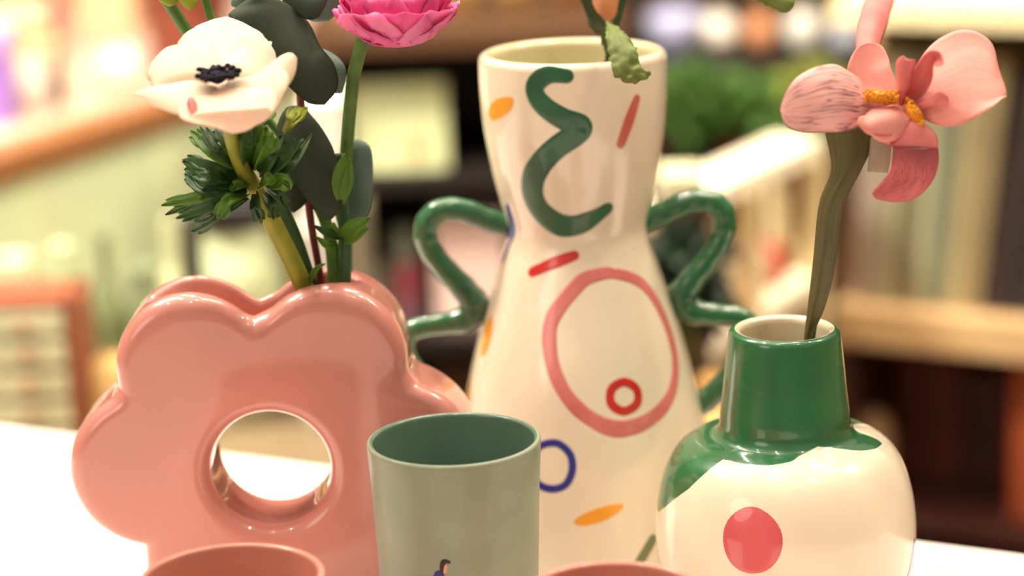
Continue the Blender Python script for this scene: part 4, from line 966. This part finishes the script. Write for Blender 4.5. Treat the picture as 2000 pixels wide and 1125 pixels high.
# white rack receding on the right
WHT = M('white_painted_wood', (250, 240, 214), .5); CRW = wood('cream_wood', (226, 206, 160), (210, 188, 142))
a = atZ(1330, 400, .755); b_ = atZ(1600, 272, .755); dd = (b_-a); dd.z = 0; dd.normalize(); nn_ = Vector((-dd.y, dd.x, 0))
rk = thing('ladder_rack', 'cream painted wooden rack with two boards receding behind the iris stem', 'rack', ((a.x+b_.x)/2, (a.y+b_.y)/2, 0))
a2 = a-dd*.02; b2_ = b_+dd*.01
for z, h_ in ((.755, .022), (.612, .022), (.3, .02)):
    mb = MB(); quadbox(mb, [a2, b2_, b2_+nn_*.055, a2+nn_*.055], z-h_, z); mb.build('shelf', WHT, rk, smooth=False, bevel=.002)
for t in (.03, .5, .97):
    for o_ in (.0, .038):
        p = a2.lerp(b2_, t)+nn_*o_-nn_*.004; mb = MB(); quadbox(mb, [p-dd*.011, p+dd*.011, p+dd*.011+nn_*.02, p-dd*.011+nn_*.02], 0, .755-.022); mb.build('post', CRW, rk, smooth=False)
def onrack(t, off, z): p = a2.lerp(b2_, t)+nn_*off; return p.x, p.y, z
for k, (t, c, hgt, r, lb) in enumerate([(.2, (214, 110, 76), .06, .022, 'orange jar on the lower board of the cream rack, nearest'), (.4, (228, 150, 132), .05, .02, 'pink jar on the lower board of the cream rack, middle one'), (.64, (236, 222, 190), .065, .022, 'cream jar on the lower board of the cream rack, farthest of three'), (.8, (196, 72, 60), .045, .018, 'small red jar at the far end of the lower rack board')]):
    x, y, z = onrack(t, .03, .612); o = thing('jar', lb, 'jar', (x, y, z), 'jars on the lower board of the cream rack')
    b = MB(); b.lathe([(.0001, 0), (r*.8, 0), (r, .2*hgt), (r, .7*hgt), (r*.7, .9*hgt), (r*.7, hgt), (.0001, hgt)], 28, cx=x, cy=y, z=z); b.build('body', M('rack_jar_glaze_%s' % 'abcd'[k], c, .4, .5), o)
box_thing('carton', 'small ivory box right beside the waist of the tall vase', 'box', 1290, 1378, 342, 1.88, zat(402, 1.88, 1335), .055, M('ivory_card', (224, 216, 176)))
# ivory box stands on a slim pedestal
x0_, x1_ = xat(1286, 1.88, 420), xat(1384, 1.88, 420); zp = zat(402, 1.88, 1335)
pd = thing('plinth', 'slim dark plinth under the small ivory box', 'plinth', ((x0_+x1_)/2, 1.91, 0)); b = MB(); b.box((x0_, 1.876, .02), (x1_, 1.94, zp-.012)); b.build('column', M('dark_plinth', (58, 44, 34)), pd, smooth=False, bevel=.002)
b = MB(); b.box((x0_-.004, 1.872, zp-.012), (x1_+.004, 1.945, zp)); b.build('top_plate', M('dark_plinth', 0), pd, smooth=False); b = MB(); b.box((x0_-.004, 1.872, 0), (x1_+.004, 1.945, .02)); b.build('foot', M('dark_plinth', 0), pd, smooth=False)
# stool with dark shrub
YS = 1.80; zst = zat(775, YS, 1340); xs = xat(1345, YS, 775)
st = thing('stool', 'tan wooden stool under the dark leafy plant behind the tall vase', 'stool', (xs, YS, 0))
b = MB(); b.lathe([(.0001, -.025), (.068, -.025), (.072, -.02), (.072, -.004), (.069, 0), (.0001, 0)], 48, cx=xs, cy=YS, z=zst); b.build('seat', wood('tan_wood', (206, 158, 96), (180, 132, 76)), st)
for k in range(4):
    a = PI/4+k*PI/2; b = MB(); b.tube([(xs+.045*math.cos(a), YS+.045*math.sin(a), zst-.022), (xs+.09*math.cos(a), YS+.09*math.sin(a), 0)], .010, 10); b.build('leg', MATS['tan_wood'], st)
plant('dark leafy plant seen through the right green handle', 1340, 120, 450, 720, 60, YS, zst, LD, M('black_pot', (34, 30, 28), .4), 170, .03, 9)

# bookcase on the right
BZ = .565; p = atZ(1650, 599, BZ); q = atZ(2000, 632, BZ); bd_ = q-p; bd_.z = 0; bd_.normalize(); bn = Vector((-bd_.y, bd_.x, 0))
p2, q2 = p-bd_*.015, q+bd_*.30
OAK = wood('honey_wood', (206, 172, 126), (184, 150, 106)); MAR = M('maroon_stained_wood', (74, 38, 30), .5, c2=(58, 32, 26), nscale=5)
bk = thing('bookcase', 'honey wood bookcase with dark maroon inside at the right edge', 'bookcase', ((p2.x+q2.x)/2, (p2.y+q2.y)/2, 0))
mb = MB(); quadbox(mb, [p2, q2, q2+bn*.30, p2+bn*.30], BZ-.042, BZ); mb.build('shelf', OAK, bk, smooth=False, bevel=.002)
mb = MB(); quadbox(mb, [p2-bn*.01, q2-bn*.01, q2+bn*.30, p2+bn*.30], .868, .895); mb.build('top_board', M('cream_board', (240, 226, 180)), bk, smooth=False, bevel=.002)
mb = MB(); quadbox(mb, [p2+bn*.28, q2+bn*.28, q2+bn*.30, p2+bn*.30], 0, .868); mb.build('back_panel', MAR, bk, smooth=False)
for e0 in (p2, q2-bd_*.02):
    mb = MB(); quadbox(mb, [e0+bn*.02, e0+bd_*.02+bn*.02, e0+bd_*.02+bn*.28, e0+bn*.28], 0, BZ-.042); mb.build('side_panel', MAR, bk, smooth=False)
    mb = MB(); quadbox(mb, [e0+bn*.12, e0+bd_*.012+bn*.12, e0+bd_*.012+bn*.28, e0+bn*.28], BZ, .868); mb.build('side_panel', OAK, bk, smooth=False)
zlow = .33
mb = MB(); quadbox(mb, [p2+bd_*.02+bn*.02, q2-bd_*.02+bn*.02, q2-bd_*.02+bn*.28, p2+bd_*.02+bn*.28], zlow-.02, zlow); mb.build('lower_shelf', MAR, bk, smooth=False)
def bookpos(px, py=600):    # distance along the shelf of the point on its front edge seen in column px
    lo, hi = -.1, 1.2
    for _ in range(40):
        m = (lo+hi)/2; v = p+bd_*m-CP; sx = 1000+FPX*v.dot(Rt)/v.dot(Fw)
        if sx < px: lo = m
        else: hi = m
    return lo
cols = [(1648, 1672, (206, 180, 164), .262, 3, 'pinkish grey'), (1672, 1702, (176, 162, 136), .27, 3, 'warm grey'), (1702, 1728, (196, 188, 150), .272, 3, 'pale straw'), (1728, 1762, (134, 124, 92), .27, 4, 'olive brown'), (1762, 1792, (190, 186, 146), .275, 4, 'pale sage'),
        (1792, 1826, (140, 146, 118), .27, 4, 'grey green'), (1826, 1862, (196, 180, 132), .27, 5, 'sand coloured'), (1862, 1898, (170, 150, 108), .268, 6, 'khaki'), (1900, 1938, (62, 44, 42), .262, 9, 'dark plum'), (1940, 1985, (44, 32, 34), .262, 9, 'near black'), (1986, 2030, (66, 50, 50), .255, 9, 'dark brown')]
for k, (x0, x1, c, h, lean, nm) in enumerate(cols):
    s_, e_ = bookpos(x0), bookpos(x1); t = e_-s_-.0012; P0 = p+bd_*s_+bn*.03
    o = thing('book', nm+' book leaning in the row on the right bookcase shelf', 'book', (P0.x, P0.y, BZ), 'tall books on the honey wood shelf')
    la = R_(lean); sh = math.sin(la)*h; zz = math.cos(la)*h
    def bkbox(mb, s0_, s1_, d0, d1, h0, h1):
        P = []
        for hh_ in (h0, h1):
            for (u, v_) in ((s0_, d0), (s1_, d0), (s1_, d1), (s0_, d1)):
                qv = P0+bd_*(u*math.cos(la)+hh_*math.sin(la))+bn*v_; P.append((qv.x, qv.y, BZ+.0003+hh_*math.cos(la)-u*math.sin(la)+t*math.sin(la)))
        i = [mb.add(v) for v in P]
        for f in ((0, 3, 2, 1), (4, 5, 6, 7), (0, 1, 5, 4), (1, 2, 6, 5), (2, 3, 7, 6), (3, 0, 4, 7)): mb.face([i[v] for v in f])
    b = MB(); bkbox(b, 0, t, 0, .003, 0, h); bkbox(b, 0, .002, .003, .18, 0, h); bkbox(b, t-.002, t, .003, .18, 0, h); b.build('cover', M('tall_book_cover_%s' % 'abcdefghijk'[k], [v*.84 for v in c], .6), o, smooth=False)
    b = MB(); bkbox(b, .002, t-.002, .003, .175, .004, h-.004); b.build('pages', M('page_paper', (226, 214, 186), .8), o, smooth=False)
def low(name, label, cat, px, back, w, h, m, dep=.1, round_=False, z=None, **k):
    s_ = bookpos(px); P0 = p+bd_*s_+bn*back; z = zlow if z is None else z; o = thing(name, label, cat, (P0.x, P0.y, z)); b = MB()
    if round_: b.lathe([(.0001, 0), (w*.3, 0), (w*.45, .2*h), (w*.5, .5*h), (w*.45, .8*h), (w*.25, h), (.0001, h)], 28, cx=P0.x, cy=P0.y, z=z)
    else: quadbox(b, [P0-bd_*w/2, P0+bd_*w/2, P0+bd_*w/2+bn*dep, P0-bd_*w/2+bn*dep], z, z+h)
    b.build('body', m, o, smooth=round_, bevel=0 if round_ else .003); return o
low('crate', 'reddish brown crate inside the bookcase beside the green vase neck', 'crate', 1735, .14, .075, .15, M('red_brown_paint', (112, 56, 42), .6))
low('jar', 'dim beige jar inside the bookcase right of the green neck', 'jar', 1675, .06, .045, .10, M('dim_beige', (190, 150, 110), .5), round_=True)
low('crate', 'rust coloured box inside the bookcase at the right frame edge', 'crate', 1995, .05, .045, .18, M('rust_paint', (176, 84, 46), .6))
low('box', 'dark plum box in the middle of the lower bookcase shelf', 'box', 1860, .15, .07, .13, M('plum_paint', (84, 44, 48), .6))
zf = .03
mb = MB(); quadbox(mb, [p2+bd_*.02+bn*.0, q2-bd_*.02, q2-bd_*.02+bn*.28, p2+bd_*.02+bn*.28], zf-.03, zf); mb.build('plinth_board', MAR, bk, smooth=False)
